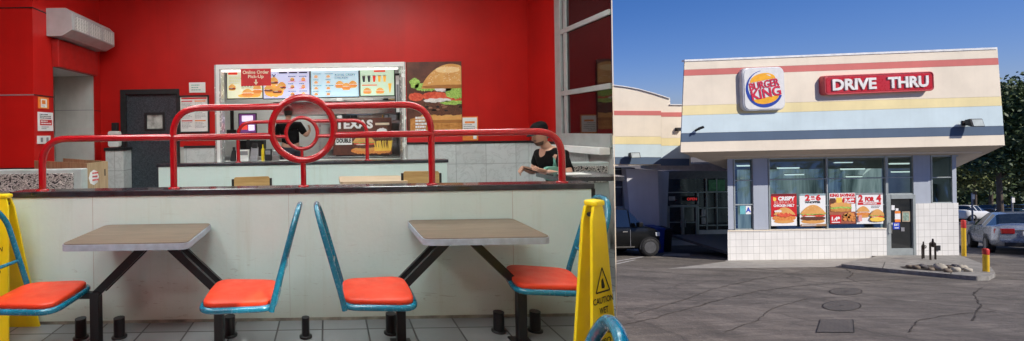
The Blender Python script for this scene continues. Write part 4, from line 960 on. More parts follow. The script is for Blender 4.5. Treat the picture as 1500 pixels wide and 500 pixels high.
for h, hw, hd, off in ((.035, .083, .108, -.010), (.07, .083, .108, -.012), (.10, .074, .096, -.014), (.125, .05, .066, -.014), (.135, .012, .016, -.014)):
    rings.append([hc + up * h + f * (off + hd * math.cos(a)) + sd_ * hw * math.sin(a) for a in [2 * math.pi * q / 20 for q in range(20)]])
mb.loft(rings, CAPB); mb.loft([[hc + up * (.040 - t * .010) + f * (.06 + t * .11 * math.cos(a)) + sd_ * .075 * math.sin(a) * (1 - .1 * t) for a in [-1.4 + 2.8 * q / 10 for q in range(11)]] for t in (.5, 1)], CAPB, closed=False, caps=False)
build(mb, 'cap', man)
mb = MB()
mb.loft([[hc + up * h + f * (off + hd * math.cos(a)) + sd_ * hw * math.sin(a) for a in [1.75 + 2.8 * q / 12 for q in range(13)]] for h, hw, hd, off in ((-.07, .068, .086, .0), (-.03, .077, .102, -.004), (.01, .081, .106, -.006), (.04, .081, .105, -.009))], HAIR, closed=False, caps=False)
for s in (-1, 1): mb.tube([hc + f * .085 + sd_ * .03 * s * 1.4 + up * .022, hc + f * .092 + sd_ * .012 * s + up * .02], .005, HAIR, 6)
mb.tube([hc + f * .098 + sd_ * .025 - up * .048, hc + f * .106 - up * .045, hc + f * .098 - sd_ * .025 - up * .048], .006, HAIR, 6)
mb.loft([[hc + up * h + f * (off + hd * math.cos(a)) + sd_ * hw * math.sin(a) for a in [-1.3 + 2.6 * q / 12 for q in range(13)]] for h, hw, hd, off in ((-.124, .033, .038, .03), (-.112, .048, .058, .027), (-.09, .060, .080, .014), (-.07, .065, .087, .009))], M('stubble', (.10, .06, .045), .8, bmp=.3), closed=False, caps=False)
build(mb, 'hair', man)
TG = M('pale_green_strap', (.16, .38, .31), .7)
mb = MB()
strap = [V(bx + .20, 4.96, 1.275), V(bx + .12, 4.835, 1.22), V(bx + .10, 4.79, 1.12), V(bx + .085, 4.80, 1.02)]
for a, b in zip(strap[:-1], strap[1:]): mb.prism([a + V(-.02, 0, -.006), a + V(.02, 0, .006), b + V(.02, 0, .006), b + V(-.02, 0, -.006)], (0, -.012, 0), TG)
sb_ = empty('shoulder_bag', (bx + .06, 4.8, .95), 'pale green bag slung across the seated man', 'bag')
build(mb, 'strap', sb_)
mb = MB(); mb.prism([V(bx + .035 + a, 4.76, 1.0 + b) for a, b in rrect2(.18, .15, .05)], (0, -.06, 0), TG, True); build(mb, 'pouch', sb_, .015)
mb = MB(); ph = J['wrN'][0] + V(-.13, .03, .01); ex_ = V(-.95, .1, .30).normalized(); ey_ = V(.1, .95, .0).normalized(); ez_ = ex_.cross(ey_).normalized()
mb.hexa([ph + ex_ * a + ey_ * b + ez_ * c_ for c_ in (-.005, .005) for a, b in ((-.08, -.037), (.08, -.037), (.08, .037), (-.08, .037))], BLK); tag(build(mb, 'phone', None, .004), 'dark phone held by the seated man', 'phone')
st = empty('stool', (bx + .28, 5.02, 0), 'high padded stool under the seated man', 'stool')
mb = MB(); mb.lathe([(.16, .45), (.19, .48), (.19, .52), (.15, .535)], (bx + .28, 5.02, 0), BLK); build(mb, 'seat', st)
mb = MB(); mb.tube([(bx + .28, 5.02, 0), (bx + .28, 5.02, .45)], .03, STEEL); mb.lathe([(.2, 0), (.2, .02), (.04, .04)], (bx + .28, 5.02, 0), STEEL); build(mb, 'pedestal', st)

for q_ in (man, sb_): q_.location.z -= .05
for q_ in bpy.data.objects:
    if q_.name == 'phone': q_.location.z -= .05
# --- kitchen worker seen from behind
wk = P(424, 190, 8.75); kx = wk.x; ky = 8.75
wm = empty('person', (kx, ky, 0), 'kitchen worker in red cap and black shirt seen from behind through the pick-up window', 'person')
hz = P(421, 166, ky).z
dz = hz - 1.62
J = {'pel': (V(kx + .02, ky, .95 + dz), (.17, .14)), 'wai': (V(kx + .02, ky, 1.10 + dz), (.165, .13)), 'che': (V(kx, ky, 1.28 + dz), (.185, .14)), 'ubk': (V(kx - .01, ky, 1.38 + dz), (.13, .11)), 'nek': (V(kx - .02, ky, 1.47 + dz), .058), 'hd': (V(kx - .02, ky + .01, 1.56 + dz), .06),
     'shL': (V(kx - .20, ky, 1.37 + dz), .075), 'elL': (V(kx - .29, ky + .05, 1.12 + dz), .05), 'wrL': (V(kx - .18, ky + .28, 1.05 + dz), .033),
     'shR': (V(kx + .19, ky, 1.37 + dz), .075), 'elR': (V(kx + .34, ky + .0, 1.16 + dz), .05), 'wrR': (V(kx + .40, ky + .20, 1.28 + dz), .033),
     'hpL': (V(kx - .09, ky, .86 + dz), .11), 'knL': (V(kx - .10, ky, .48), .075), 'anL': (V(kx - .1, ky - .02, .1), .05), 'toL': (V(kx - .1, ky + .14, .05), .04),
     'hpR': (V(kx + .12, ky, .86 + dz), .11), 'knR': (V(kx + .12, ky, .48), .075), 'anR': (V(kx + .12, ky - .02, .1), .05), 'toR': (V(kx + .12, ky + .14, .05), .04)}
Eg = [('pel', 'wai'), ('wai', 'che'), ('che', 'ubk'), ('ubk', 'nek'), ('nek', 'hd')] + [(a + s, b + s) if a != 'ubk' and a != 'pel' else (a, b + s) for s in 'LR' for a, b in (('ubk', 'sh'), ('sh', 'el'), ('el', 'wr'), ('pel', 'hp'), ('hp', 'kn'), ('kn', 'an'), ('an', 'to'))]
vs, fs = skinfig(J, Eg, 'pel'); mb = MB(); mb.add(vs, fs, SKIN, True)
hc = V(kx - .02, ky + .02, 1.63 + dz); f, sd_, up = head(mb, hc, V(-.15, 1, -.15), SKIN)
hand(mb, J['wrR'][0], V(.0, .7, .5), V(-1, 0, 0), 1, .4, SKIN); hand(mb, J['wrL'][0], V(.3, 1, 0), V(.3, 0, -1), -1, .3, SKIN)
build(mb, 'body', wm)
ks_ = ('pel', 'wai', 'che', 'ubk', 'shL', 'shR')
SJ = {k: (J[k][0], tuple(x * 1.1 + .01 for x in (J[k][1] if isinstance(J[k][1], tuple) else (J[k][1],) * 2))) for k in ks_}
for s in 'LR': SJ['el' + s] = (J['sh' + s][0].lerp(J['el' + s][0], .85), .07)
SJ['nb'] = (V(kx - .015, ky, 1.44 + dz), .07)
vs, fs = skinfig(SJ, [('pel', 'wai'), ('wai', 'che'), ('che', 'ubk'), ('ubk', 'nb'), ('ubk', 'shL'), ('shL', 'elL'), ('ubk', 'shR'), ('shR', 'elR')], 'pel'); mb = MB(); mb.add(vs, fs, BTEE, True); build(mb, 'shirt', wm)
TJ = {k: (J[k][0], tuple(x * 1.08 + .008 for x in (J[k][1] if isinstance(J[k][1], tuple) else (J[k][1],) * 2))) for k in ('pel', 'hpL', 'knL', 'anL', 'hpR', 'knR', 'anR')}
vs, fs = skinfig(TJ, [('pel', 'hpL'), ('hpL', 'knL'), ('knL', 'anL'), ('pel', 'hpR'), ('hpR', 'knR'), ('knR', 'anR')], 'pel'); mb = MB(); mb.add(vs, fs, JEAN, True); build(mb, 'trousers', wm)
mb = MB(); rings = []
for h, hw, hd, off in ((.025, .085, .11, -.010), (.07, .085, .11, -.012), (.11, .078, .10, -.014), (.135, .055, .07, -.014), (.145, .012, .016, -.014)):
    rings.append([hc + up * h + f * (off + hd * math.cos(a)) + sd_ * hw * math.sin(a) for a in [2 * math.pi * q / 20 for q in range(20)]])
mb.loft(rings, CAPR); build(mb, 'cap', wm)
mb = MB(); mb.loft([[hc + up * h + f * (off + hd * math.cos(a)) + sd_ * hw * math.sin(a) for a in [1.5 + 3.3 * q / 12 for q in range(13)]] for h, hw, hd, off in ((-.07, .066, .084, .0), (-.03, .079, .104, -.004), (.03, .081, .106, -.008))], HAIR, closed=False, caps=False); build(mb, 'hair', wm)
# ================================================================= EXTERIOR GROUND
KS, KA = .18, 1.98
def gz(y): return E - KA - KS * min(max(y, 0), 120)
def G(px, py):
    u, v = px - CX, -(py - CY); v0 = (-u * sR + v * cR) / F
    d = KA / max(-v0 - KS, .012); u0 = (u * cR + v * sR) / F
    return Vector((u0 * d, d, gz(d)))
def asphalt():
    m, nt, b = nt_mat('worn_asphalt')
    vec = coords(nt)
    big = noise(nt, coords(nt, (.7, .6, .5)), .9, 9, .68, .7); fine = noise(nt, vec, 60, 3, .7)
    c = ramp(nt, big, [(.34, (.098, .084, .071)), (.5, (.185, .160, .136)), (.66, (.27, .236, .202))])
    st = noise(nt, coords(nt, (.16, .9, 1)), 1.6, 5, .6, 2.2)
    c = mix(nt, ramp(nt, st, [(.44, 0.0), (.5, .55), (.58, 0.0)]), c, (.075, .068, .064))
    sp = noise(nt, coords(nt, (1, .4, 1)), 22, 4, .85); c = mix(nt, ramp(nt, sp, [(.56, 0.0), (.72, .75)]), c, (.36, .33, .29)); c = mix(nt, ramp(nt, sp, [(.30, .7), (.43, 0.0)]), c, (.05, .045, .04))
    c = mix(nt, ramp(nt, fine, [(.3, .45), (.6, 0.0)]), c, (.07, .065, .06))
    vo = nt.nodes.new('ShaderNodeTexVoronoi'); vo.feature = 'DISTANCE_TO_EDGE'; vo.inputs['Scale'].default_value = .32
    wob = nt.nodes.new('ShaderNodeVectorMath'); wob.operation = 'ADD'; nz = nt.nodes.new('ShaderNodeTexNoise'); nz.inputs['Scale'].default_value = 1.1; nz.inputs['Detail'].default_value = 6
    nt.links.new(vec, nz.inputs['Vector']); nt.links.new(vec, wob.inputs[0]); nt.links.new(nz.outputs['Color'], wob.inputs[1]); nt.links.new(wob.outputs[0], vo.inputs['Vector'])
    c = mix(nt, ramp(nt, vo.outputs['Distance'], [(.003, .45), (.022, 0.0)]), c, (.05, .045, .04))
    wv = nt.nodes.new('ShaderNodeTexWave'); wv.wave_type = 'RINGS'; wv.rings_direction = 'Z'; wv.inputs['Scale'].default_value = .11; wv.inputs['Distortion'].default_value = 5; wv.inputs['Detail'].default_value = 3; wv.inputs['Detail Scale'].default_value = .5
    nt.links.new(coords(nt), wv.inputs['Vector']); c = mix(nt, ramp(nt, wv.outputs['Fac'], [(.0, .35), (.12, 0.0), (.9, 0.0), (1, .2)]), c, (.06, .053, .047))
    nt.links.new(c, b.inputs['Base Color']); b.inputs['Roughness'].default_value = .85
    bump(nt, b, sp, .8, .02); return m
ASPH = asphalt()
mb = MB(); xs = [-300 + 20 * i for i in range(46)]; ys = [-60, -20, 0, 4, 8, 12, 16, 20, 30, 40, 60, 90, 120, 200, 400, 900]
mb.add([(x, y, gz(y)) for y in ys for x in xs], [(j * 46 + i, j * 46 + i + 1, (j + 1) * 46 + i + 1, (j + 1) * 46 + i) for j in range(len(ys) - 1) for i in range(45)], ASPH)
o = struct(mb, 'ground', origin=(0, 0, 0))
CONC = M('pale_concrete', (.34, .32, .29), .85, var=.15, scale=3, bmp=.3, grime=.35)
KERBM = M('kerb_concrete', (.30, .285, .26), .85, var=.3, scale=5, bmp=.5, grime=.75)
def lift(p, h): return Vector((p.x, p.y, p.z + h))
mb = MB(); pts = [(978, 394), (1030, 388), (1062, 383.5), (1068, 378), (1404, 377), (1330, 381), (1290, 386), (1240, 391.5), (1100, 393)]
mb.add([lift(G(*p), .006) for p in pts], [tuple(range(len(pts)))], CONC); struct(mb, 'concrete_apron')
WPAINT = M('faded_white_line', (.42, .41, .40), .8, var=.4, scale=6)
mb = MB()
for a, b, w in (((898, 384), (942, 376.5), .10), ((898, 388), (930, 381), .08)):
    p, q = G(*a), G(*b); dd = (q - p).normalized(); n = Vector((-dd.y, dd.x, 0)) * w / 2
    for s in (1,): mb.add([Vector((v.x, v.y, gz(v.y) + .005)) for v in (p - n, q - n, q + n, p + n)], [(0, 1, 2, 3)], WPAINT)
struct(mb, 'parking_line')
CRK = M('tar_filled_crack', (.118, .102, .088), .8, var=.35, scale=6)
# kerb island
ROCKS = [(1334, 391.5, 7, 3), (1352, 392, 8, 4.5), (1377, 395, 9, 7), (1342, 393, 6, 4), (1391, 394, 6, 5), (1400, 397, 7, 5), (1409, 394, 8, 5), (1388, 398, 6, 4), (1418, 397, 7, 4), (1399, 391, 5, 4), (1364, 395, 5, 3)]
isl = [(1232, 392), (1276, 397), (1350, 404), (1431, 411.5), (1449, 411), (1458, 406), (1452, 397), (1420, 384), (1404, 378.6), (1300, 378.6), (1262, 384)]
kp = [G(*p) for p in isl]; kp = [Vector((p.x, min(p.y, 15.05), gz(min(p.y, 15.05)))) for p in kp]
mb = MB(); mb.prism([lift(p, -.05) for p in kp], (0, 0, .155), KERBM); ki = build(mb, 'kerb_island', None, .03, seg=3); ki['kind'] = 'structure'
mb = MB()
bedp = [(1318, 389), (1340, 386.5), (1408, 388), (1418, 392), (1404, 397), (1360, 395), (1325, 392)]
rocks = [(a, b, c_ * .78, d_ * .85) for a, b, c_, d_ in ROCKS]
mb = MB(); rn_ = random.Random(11)
for path, wd_ in (([(898, 480), (960, 466), (1010, 452), (1060, 438), (1105, 428), (1170, 419), (1240, 413), (1300, 410), (1350, 407)], .035), ([(1238, 394), (1250, 401), (1240, 408), (1262, 415), (1300, 417)], .03), ([(930, 462), (1000, 440), (1040, 425), (1090, 413), (1150, 402), (1190, 396)], .028), ([(1424, 470), (1437, 448), (1425, 432), (1440, 420)], .03), ([(1060, 487), (1110, 470), (1130, 452), (1190, 436)], .022), ([(1330, 487), (1345, 470), (1390, 462), (1470, 455)], .024)):
    pp = []
    for a, b in zip(path[:-1], path[1:]):
        for q in range(8): t = q / 8; pp.append(G(a[0] + (b[0] - a[0]) * t + rn_.uniform(-2.2, 2.2), a[1] + (b[1] - a[1]) * t + rn_.uniform(-.5, .5)))
    L_ = [Vector((p.x, p.y - wd_ * rn_.uniform(.1, .6), 0)) for p in pp]; R__ = [Vector((p.x, p.y + wd_ * rn_.uniform(.1, .6), 0)) for p in pp]
    for v in L_ + R__: v.z = gz(v.y) + .004
    n = len(pp); mb.add(L_ + R__, [(q, q + 1, q + 1 + n, q + n) for q in range(n - 1)], CRK)
struct(mb, 'asphalt_cracks')
SOIL = M('dark_soil', (.06, .05, .04), .95, bmp=.6)
kc_ = [G(px, py + 7.5) for px, py in bedp]; mb.add([lift(p, .112) for p in kc_], [tuple(range(len(kc_)))], SOIL); build(mb, 'planting_bed', ki)
mb = MB(); q = [G(1336, 384), G(1349, 384), G(1408, 384), G(1404, 384)]
for a, b in (((1292, 400), (1296, 389)), ((1392, 409), (1396, 396))):
    p, r_ = G(*a), G(*b)
    mb.add([lift(p, .1085), lift(p + Vector((.02, 0, 0)), .1085), lift(r_ + Vector((.02, 0, 0)), .1085), lift(r_, .1085)], [(0, 1, 2, 3)], BLK)
build(mb, 'kerb_joint', ki)
RK = [M('pale_rock', (.42, .38, .31), .8, var=.25, scale=7, bmp=.5, bscale=20), M('brown_rock', (.17, .13, .095), .8, var=.3, scale=7, bmp=.5, bscale=20), M('dark_rock', (.09, .08, .085), .7, var=.3, scale=7, bmp=.5, bscale=20)]
rlab = ['small tan rock at the left end of the kerb bed', 'flat dark rock near the door end of the kerb bed', 'largest pale rock, in front of the pipes', 'low brown rock beside the flat dark rock', 'small brown rock right of the pipes', 'pale rounded rock in the middle of the bed', 'pale wide rock towards the bollard', 'small brown rock in front of the pale ones', 'flat pale rock at the right end of the bed', 'dark little rock close to the tiled wall', 'brown rock just left of the pipes']
for i, (px, py, rx, ry) in enumerate(rocks):
    p = G(px, py + 7); S_ = F / p.y; mb = MB(); rr = rx / S_
    mb.ball((p.x, p.y, p.z + .105 + ry / S_ * .7), rr, RK[[1, 2, 0, 1, 1, 0, 0, 1, 0, 2, 1][i]], 11, 7, (1, random.uniform(.6, 1), ry / rx), .15, Matrix.Rotation(random.uniform(-.2, .2), 3, 'Y'))
    tag(build(mb, 'rock'), rlab[i], 'rock', 'rocks in the kerb bed')
# backflow pipes
PIPE = M('dark_bronze_pipe', (.05, .038, .03), .45, .6, var=.4, scale=20)
def standpipe(px0, px1, ptop, pbase, d, label, r):
    a, b = P(px0, pbase, d), P(px1, pbase, d); zt = P(px0, ptop, d).z; zb = gz(d) + .12
    root = empty('standpipe', ((a.x + b.x) / 2, d, zb), label, 'pipe', 'dark standpipes in the kerb bed')
    mb = MB(); mb.tube(fillet([(a.x, d, zb), (a.x, d, zt - .12), (b.x, d + .04, zt - .16), (b.x, d + .04, zb)], .05, 5), r, PIPE, 10); build(mb, 'pipe_loop', root)
    mb = MB(); xm = (a.x * .6 + b.x * .4); mb.lathe([(r * 1.5, zt - .26), (r * 1.9, zt - .2), (r * 1.9, zt - .12), (r, zt - .08), (r * .8, zt)], (xm, d, 0), PIPE, n=12); build(mb, 'valve', root)
    mb = MB(); mb.tube([(xm + .05 * math.cos(t), d - .03, zt - .16 + .05 * math.sin(t)) for t in [k * .524 for k in range(12)]], .008, PIPE, 8, True); mb.tube([(xm, d - .05, zt - .16), (xm, d, zt - .16)], .01, PIPE, 8); build(mb, 'handwheel', root)
standpipe(1351, 1356, 354, 388, 13.9, 'thinner dark standpipe, left of the pair on the kerb bed', .016)
standpipe(1363, 1373, 350, 390, 13.6, 'thicker dark standpipe with valve, right of the pair on the kerb bed', .022)
# bollards
def bollard(px, pb, pt, w, label, d=None):
    p = G(px, pb)
    if d: p = P(px, pb, d); p.z = gz(d)
    S_ = F / p.y; h = (pb - pt) / S_; r = w / S_ / 2 / 1.75
    root = empty('bollard', p, label, 'bollard', 'yellow bollards with red caps')
    zr = h * .78
    mb = MB(); mb.lathe([(r, -.1), (r, zr)], p, BOLY, n=20); build(mb, 'post', root)
    mb = MB(); mb.lathe([(r + .003, zr + .0005), (r + .003, h - r * .5), (r * .8, h - r * .12), (r * .3, h), (.002, h + .002)], p, BOLR, n=20); build(mb, 'red_cap', root)
BOLY = M('yellow_bollard_paint', (.80, .50, .02), .5, var=.12, grime=.3); BOLR = M('red_bollard_paint', (.55, .03, .02), .5, var=.1)
bollard(1444.5, 404, 364, 10.5, 'short yellow bollard with red top at the end of the kerb island')
bollard(1412, 373, 320, 7.5, 'tall yellow bollard with red top against the corner of the tiled wall', 15.3)
# manholes
def grate_mat():
    m, nt, b = nt_mat('cast_iron_cover'); vec = coords(nt)
    ck = nt.nodes.new('ShaderNodeTexChecker'); ck.inputs['Scale'].default_value = 28; nt.links.new(vec, ck.inputs['Vector']); ck.inputs['Color1'].default_value = (.07, .065, .06, 1); ck.inputs['Color2'].default_value = (.10, .092, .084, 1)
    c = mix(nt, .5, ck.outputs['Color'], ramp(nt, noise(nt, vec, 4, 5), [(.3, (.07, .063, .057)), (.7, (.14, .125, .11))])); nt.links.new(c, b.inputs['Base Color']); b.inputs['Roughness'].default_value = .6; bump(nt, b, ck.outputs['Fac'], .5, .01); return m
IRON = grate_mat()
SL = Vector((0, 1, -KS))
def disc(mb, c, r, h, m, n=32, r2=0):
    ring = [c + Vector((math.cos(a), 0, 0)) * r + SL * math.sin(a) * r + Vector((0, 0, h)) for a in [2 * math.pi * q / n for q in range(n)]]
    if r2:
        ring2 = [c + Vector((math.cos(a), 0, 0)) * r2 + SL * math.sin(a) * r2 + Vector((0, 0, h)) for a in [2 * math.pi * q / n for q in range(n)]]
        mb.add(ring + ring2, [(i, (i + 1) % n, (i + 1) % n + n, i + n) for i in range(n)], m)
    else: mb.add(ring, [tuple(range(n))], m)
for (px, py, r, ry_, lab) in ((1239, 427.5, 23, 5.2, 'farther round iron manhole cover, slightly smaller'), (1233, 448.6, 27, 7.2, 'nearer round iron manhole cover, in front of the other round one')):
    c = G(px, py); root = empty('manhole_cover', c, lab, 'manhole cover')
    ov = lambda k: [G(px + r * k * math.cos(t), py + ry_ * k * math.sin(t)) for t in [2 * math.pi * q / 36 for q in range(36)]]
    mb = MB(); mb.add([lift(v, .008) for v in ov(1)], [tuple(range(36))], IRON); build(mb, 'lid', root)
    mb = MB(); mb.add([lift(v, .006) for v in ov(1.02)] + [lift(v, .006) for v in ov(1.07)], [(q, (q + 1) % 36, (q + 1) % 36 + 36, q + 36) for q in range(36)], BLK); build(mb, 'rim', root)
    mb = MB(); disc(mb, c + Vector((.0, 0, 0)), .025, .012, BLK, 10); build(mb, 'lift_hole', root)
q = [G(1201, 468.5), G(1250, 468.5), G(1252, 488), G(1195, 488)]; root = empty('utility_cover', q[0], 'square iron utility cover nearest the camera on the asphalt', 'utility cover')
mb = MB(); cen = sum(q, Vector()) / 4; mb.add([lift(cen + (v - cen) * .94, .009) for v in q], [(0, 1, 2, 3)], IRON); build(mb, 'lid', root)
mb = MB(); qa = [lift(v, .006) for v in q]; qb = [lift(cen + (v - cen) * .955, .006) for v in q]; mb.add(qa + qb, [(i, (i + 1) % 4, (i + 1) % 4 + 4, i + 4) for i in range(4)], BLK); build(mb, 'rim', root)

# ================================================================= RESTAURANT BUILDING
def stucco(name, col, g=.25):
    m, nt, b = nt_mat(name); vec = coords(nt)
    c = ramp(nt, noise(nt, vec, .9, 6, .6), [(.3, tuple(x * .90 for x in col)), (.7, tuple(min(1, x * 1.06) for x in col))])
    st = noise(nt, coords(nt, (6, 6, .35)), 1.1, 6, .6); c = mix(nt, ramp(nt, st, [(.5, 0.0), (.8, g)]), c, tuple(x * .6 for x in col))
    nt.links.new(c, b.inputs['Base Color']); b.inputs['Roughness'].default_value = .85
    bump(nt, b, noise(nt, vec, 55, 5, .7), .35, .01); return m
CREAM = stucco('cream_stucco', (.80, .71, .575), .10); CREAM.node_tree.nodes['Bump'].inputs['Strength'].default_value = .5; STRR = stucco('red_stripe_stucco', (.60, .17, .15), .12); STRY = stucco('yellow_stripe_stucco', (.82, .70, .38), .12)
STRB = stucco('pale_blue_stripe_stucco', (.58, .70, .74), .12); STRN = stucco('navy_stripe_stucco', (.085, .13, .20), .12); GWALL = stucco('blue_grey_wall', (.39, .43, .50)); GWALL2 = stucco('grey_wall', (.62, .62, .66), .1)
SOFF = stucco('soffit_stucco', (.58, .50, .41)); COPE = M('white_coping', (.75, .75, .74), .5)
WTILE = tilemat('cream_square_tile', (.80, .785, .75), (.42, .41, .38), .2035, .24, .010, .25, 'XZ', .035, 0, .4, phase=(.0, .0), grime=.05)
D0, DW = 14.0, 15.1
B = empty('restaurant_building', P(1230, 381, 15), 'cream restaurant building with red, yellow, blue and navy stripes and tiled base', 'building')
def xL(y): return 1003 - 6 * (y - 88) / 136
def xR(y): return 1461 + 11 * (y - 70) / 143
def quadband(yl0, yr0, yl1, yr1, d, xl=xL, xr=xR):
    return [P(xl(yl0), yl0, d), P(xr(yr0), yr0, d), P(xr(yr1), yr1, d), P(xl(yl1), yl1, d)]
# body behind the bands: sides splay outwards toward the back
f4 = quadband(89, 71, 223.5, 212.5, D0 + .03); bk = [P(xL(89) + 3, 89, 14.7), P(xR(71) - 4, 71, 14.7), P(1400, 212, 17.0), P(xL(223) + 3, 223, 14.7)]
bk[0].z = f4[0].z; bk[1].z = f4[1].z; bk[2] = Vector((bk[1].x, 14.7, f4[2].z)); bk[3].z = f4[3].z
mb = MB(); mb.hexa([f4[3], f4[2], bk[2], bk[3], f4[0], f4[1], bk[1], bk[0]], CREAM); build(mb, 'roof_fascia', B)
bands = [('fascia_panel', 90.5, 72.5, 102.5, 85, CREAM, None), ('stripe', 102.5, 85, 111.3, 95, STRR, 'red stripe'), ('fascia_panel', 111.3, 95, 155, 141.6, CREAM, None), ('stripe', 155, 141.6, 169.3, 155, STRY, 'pale yellow stripe'),
         ('stripe', 169.3, 155, 195.4, 184.4, STRB, 'pale blue stripe'), ('stripe', 195.4, 184.4, 208.4, 197.9, STRN, 'navy stripe'), ('fascia_panel', 208.4, 197.9, 223.5, 213, CREAM, None)]
for nm, a, b, c_, d_, m_, lab in bands:
    q = quadband(a + .12, b + .12, c_ - .12, d_ - .12, D0); mb = MB(); mb.prism(q, (0, .029, 0), m_); o = build(mb, nm, B, .006)
    if lab: o['label'] = lab
mb = MB(); q = quadband(87.6, 69.4, 90.3, 72.3, D0 - .02, lambda y: xL(y), lambda y: xR(y)); mb.prism(q, (0, .12, 0), COPE); build(mb, 'coping', B, .006)
# soffit
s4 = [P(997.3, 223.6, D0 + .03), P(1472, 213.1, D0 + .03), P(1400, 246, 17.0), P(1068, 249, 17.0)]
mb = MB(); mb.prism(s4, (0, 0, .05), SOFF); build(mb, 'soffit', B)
mb = MB(); ztp = P(1200, 205, D0).z; zr0 = P(1200, 226, DW).z - .02
rp = [(P(1012, 300, 14.75).x, 14.75), (P(1440, 300, 14.75).x, 14.75), (P(1440, 300, 14.75).x, 21.5), (P(1012, 300, 21.5).x, 21.5)]
mb.hexa([(x, y, zr0) for x, y in rp] + [(x, y, ztp) for x, y in rp], CREAM); build(mb, 'roof', B)
# walls
def pslab(px0, py0, px1, py1, d0, d1, m, mb, cant=True):
    x0, x1, z0, z1 = rect(px0, py0, px1, py1, d0); k = d1 / d0 if cant else 1
    mb.hexa([(x0, d0, z0), (x1, d0, z0), (max(x1, x0 * k + .02), d1, z0), (x0 * k, d1, z0), (x0, d0, z1), (x1, d0, z1), (max(x1, x0 * k + .02), d1, z1), (x0 * k, d1, z1)], m)
mb = MB(); pslab(1066, 337.5, 1299, 383, DW, DW + .25, WTILE, mb); pslab(1342, 298, 1404.5, 383, DW, DW + .25, WTILE, mb); build(mb, 'tiled_base', B)
mb = MB(); pslab(1066, 336.4, 1299, 337.6, DW - .02, DW + .2, CREAM, mb); build(mb, 'base_ledge', B)
for q in ((1103.5, 226, 1125, 336.4), (1338, 222, 1363, 298), (1066, 224, 1074, 336.4), (1395, 222, 1401, 298)): mb = MB(); pslab(*q, DW + .02, DW + .2, GWALL, mb); build(mb, 'pier', B)
mb = MB(); pslab(1066, 224, 1404, 232.0, DW + .05, DW + .25, ALU, mb); build(mb, 'window_head', B)
# side and rear walls splaying back
mb = MB(); a = P(1067, 300, DW + .2); b = P(1069, 300, 19.5); c_ = P(1400, 300, DW + .2); t = P(1395, 300, 19.5)
zt, zb = P(1200, 226, DW).z, -5.2
mb.hexa([(a.x, a.y, zb), (a.x + .15, a.y, zb), (b.x + .15, b.y, zb), (b.x, b.y, zb), (a.x, a.y, zt), (a.x + .15, a.y, zt), (b.x + .15, b.y, zt), (b.x, b.y, zt)], GWALL2)
mb.hexa([(c_.x - .15, c_.y, zb), (c_.x, c_.y, zb), (t.x - 3, t.y, zb), (t.x - 3.2, t.y, zb), (c_.x - .15, c_.y, zt), (c_.x, c_.y, zt), (t.x - 3, t.y, zt), (t.x - 3.2, t.y, zt)], GWALL2)
build(mb, 'side_wall', B)
def glow_wall():  # wall glows; dark streaks in its colour stand in for window reflections
    m, nt, b = nt_mat('painted_glow_wall')
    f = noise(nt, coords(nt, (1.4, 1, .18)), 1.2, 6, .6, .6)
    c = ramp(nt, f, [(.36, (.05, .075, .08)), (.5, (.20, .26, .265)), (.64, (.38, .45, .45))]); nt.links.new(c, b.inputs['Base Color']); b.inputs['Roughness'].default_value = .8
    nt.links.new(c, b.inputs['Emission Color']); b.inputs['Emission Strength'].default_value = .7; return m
DRM = glow_wall()
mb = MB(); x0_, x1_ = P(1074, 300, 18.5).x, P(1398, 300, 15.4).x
mb.box(x0_, x1_ + 1, 18.2, 18.3, -5, zt, DRM); mb.box(x0_, x1_ + 1, DW + .3, 18.2, zt - .05, zt, BLK); build(mb, 'glow_backing_wall', B)
mb = MB(); mb.box(P(1074, 300, 15.4).x, x1_, DW + .26, 18.2, -3.2, -3.1, FLOOR2); build(mb, 'inner_floor', B)
TUBEL = emis('dim_ceiling_tube', (.75, .85, .8), 1.0)
for (px0, px1, py, d) in ((1139, 1170, 246.5, 16.5), (1150, 1177, 256, 17.6), (1222, 1248, 238, 16), (1232, 1266, 248, 16.8), (1240, 1262, 259, 17.8), (1303, 1331, 240, 16.2), (1306, 1334, 252, 17.2), (1128, 1165, 236, 15.8), (1080, 1098, 243, 16)):
    a, b = P(px0, py, d), P(px1, py, d); mb = MB(); mb.tube([a, Vector((b.x, b.y, a.z))], .035, TUBEL, 6); mb.box(a.x, b.x, d - .03, d + .03, a.z + .025, a.z + .05, INKG); tag(build(mb, 'tube_light'), 'dim tube light inside the restaurant behind the window', 'light', 'tube lights behind the shop windows')
CABM = M('inner_counter', (.10, .10, .11), .5, var=.5, scale=2)
mb = MB(); pslab(1130, 318, 1290, 345, 16.6, 17.2, CABM, mb, False); pslab(1345 + 20, 270, 1390, 296, 16.0, 16.4, M('inner_blinds', (.22, .30, .27), .6, var=.6, scale=8, stretch=(6, 1, .3)), mb, False); build(mb, 'inner_counter', B)
GLS = glass('window_glass', (.72, .84, .83), .08, .03, 0, R(14))
def gwindow(px0, py0, px1, py1, vs_, hs_, name='window'):
    fo = MB(); w = .9
    for x in [px0, px1] + vs_: x0, x1, z0, z1 = rect(x - w, py0, x + w, py1, DW + .06); fo.box(x0, x1, DW + .03, DW + .12, z0, z1, ALU)
    for y in [py0, py1] + hs_: x0, x1, z0, z1 = rect(px0 + w, y - .7, px1 - w, y + .7, DW + .06); fo.box(x0, x1, DW + .037, DW + .113, z0, z1, ALU)
    fr_ = build(fo, name, B, .004)
    x0, x1, z0, z1 = rect(px0, py0, px1, py1, DW + .08); g = MB(); g.add([(x0, DW + .075, z0), (x1, DW + .075, z0), (x1, DW + .075, z1), (x0, DW + .075, z1)], [(0, 1, 2, 3)], GLS); g.keepn = True; build(g, 'pane', fr_)
gwindow(1075, 231, 1102.5, 336, [], [264.5, 300]); gwindow(1126, 229, 1297, 336, [1210.6], [262, 301]); gwindow(1298.5, 227, 1337, 284, [], [260]); gwindow(1363.5, 226, 1395, 297, [], [260])
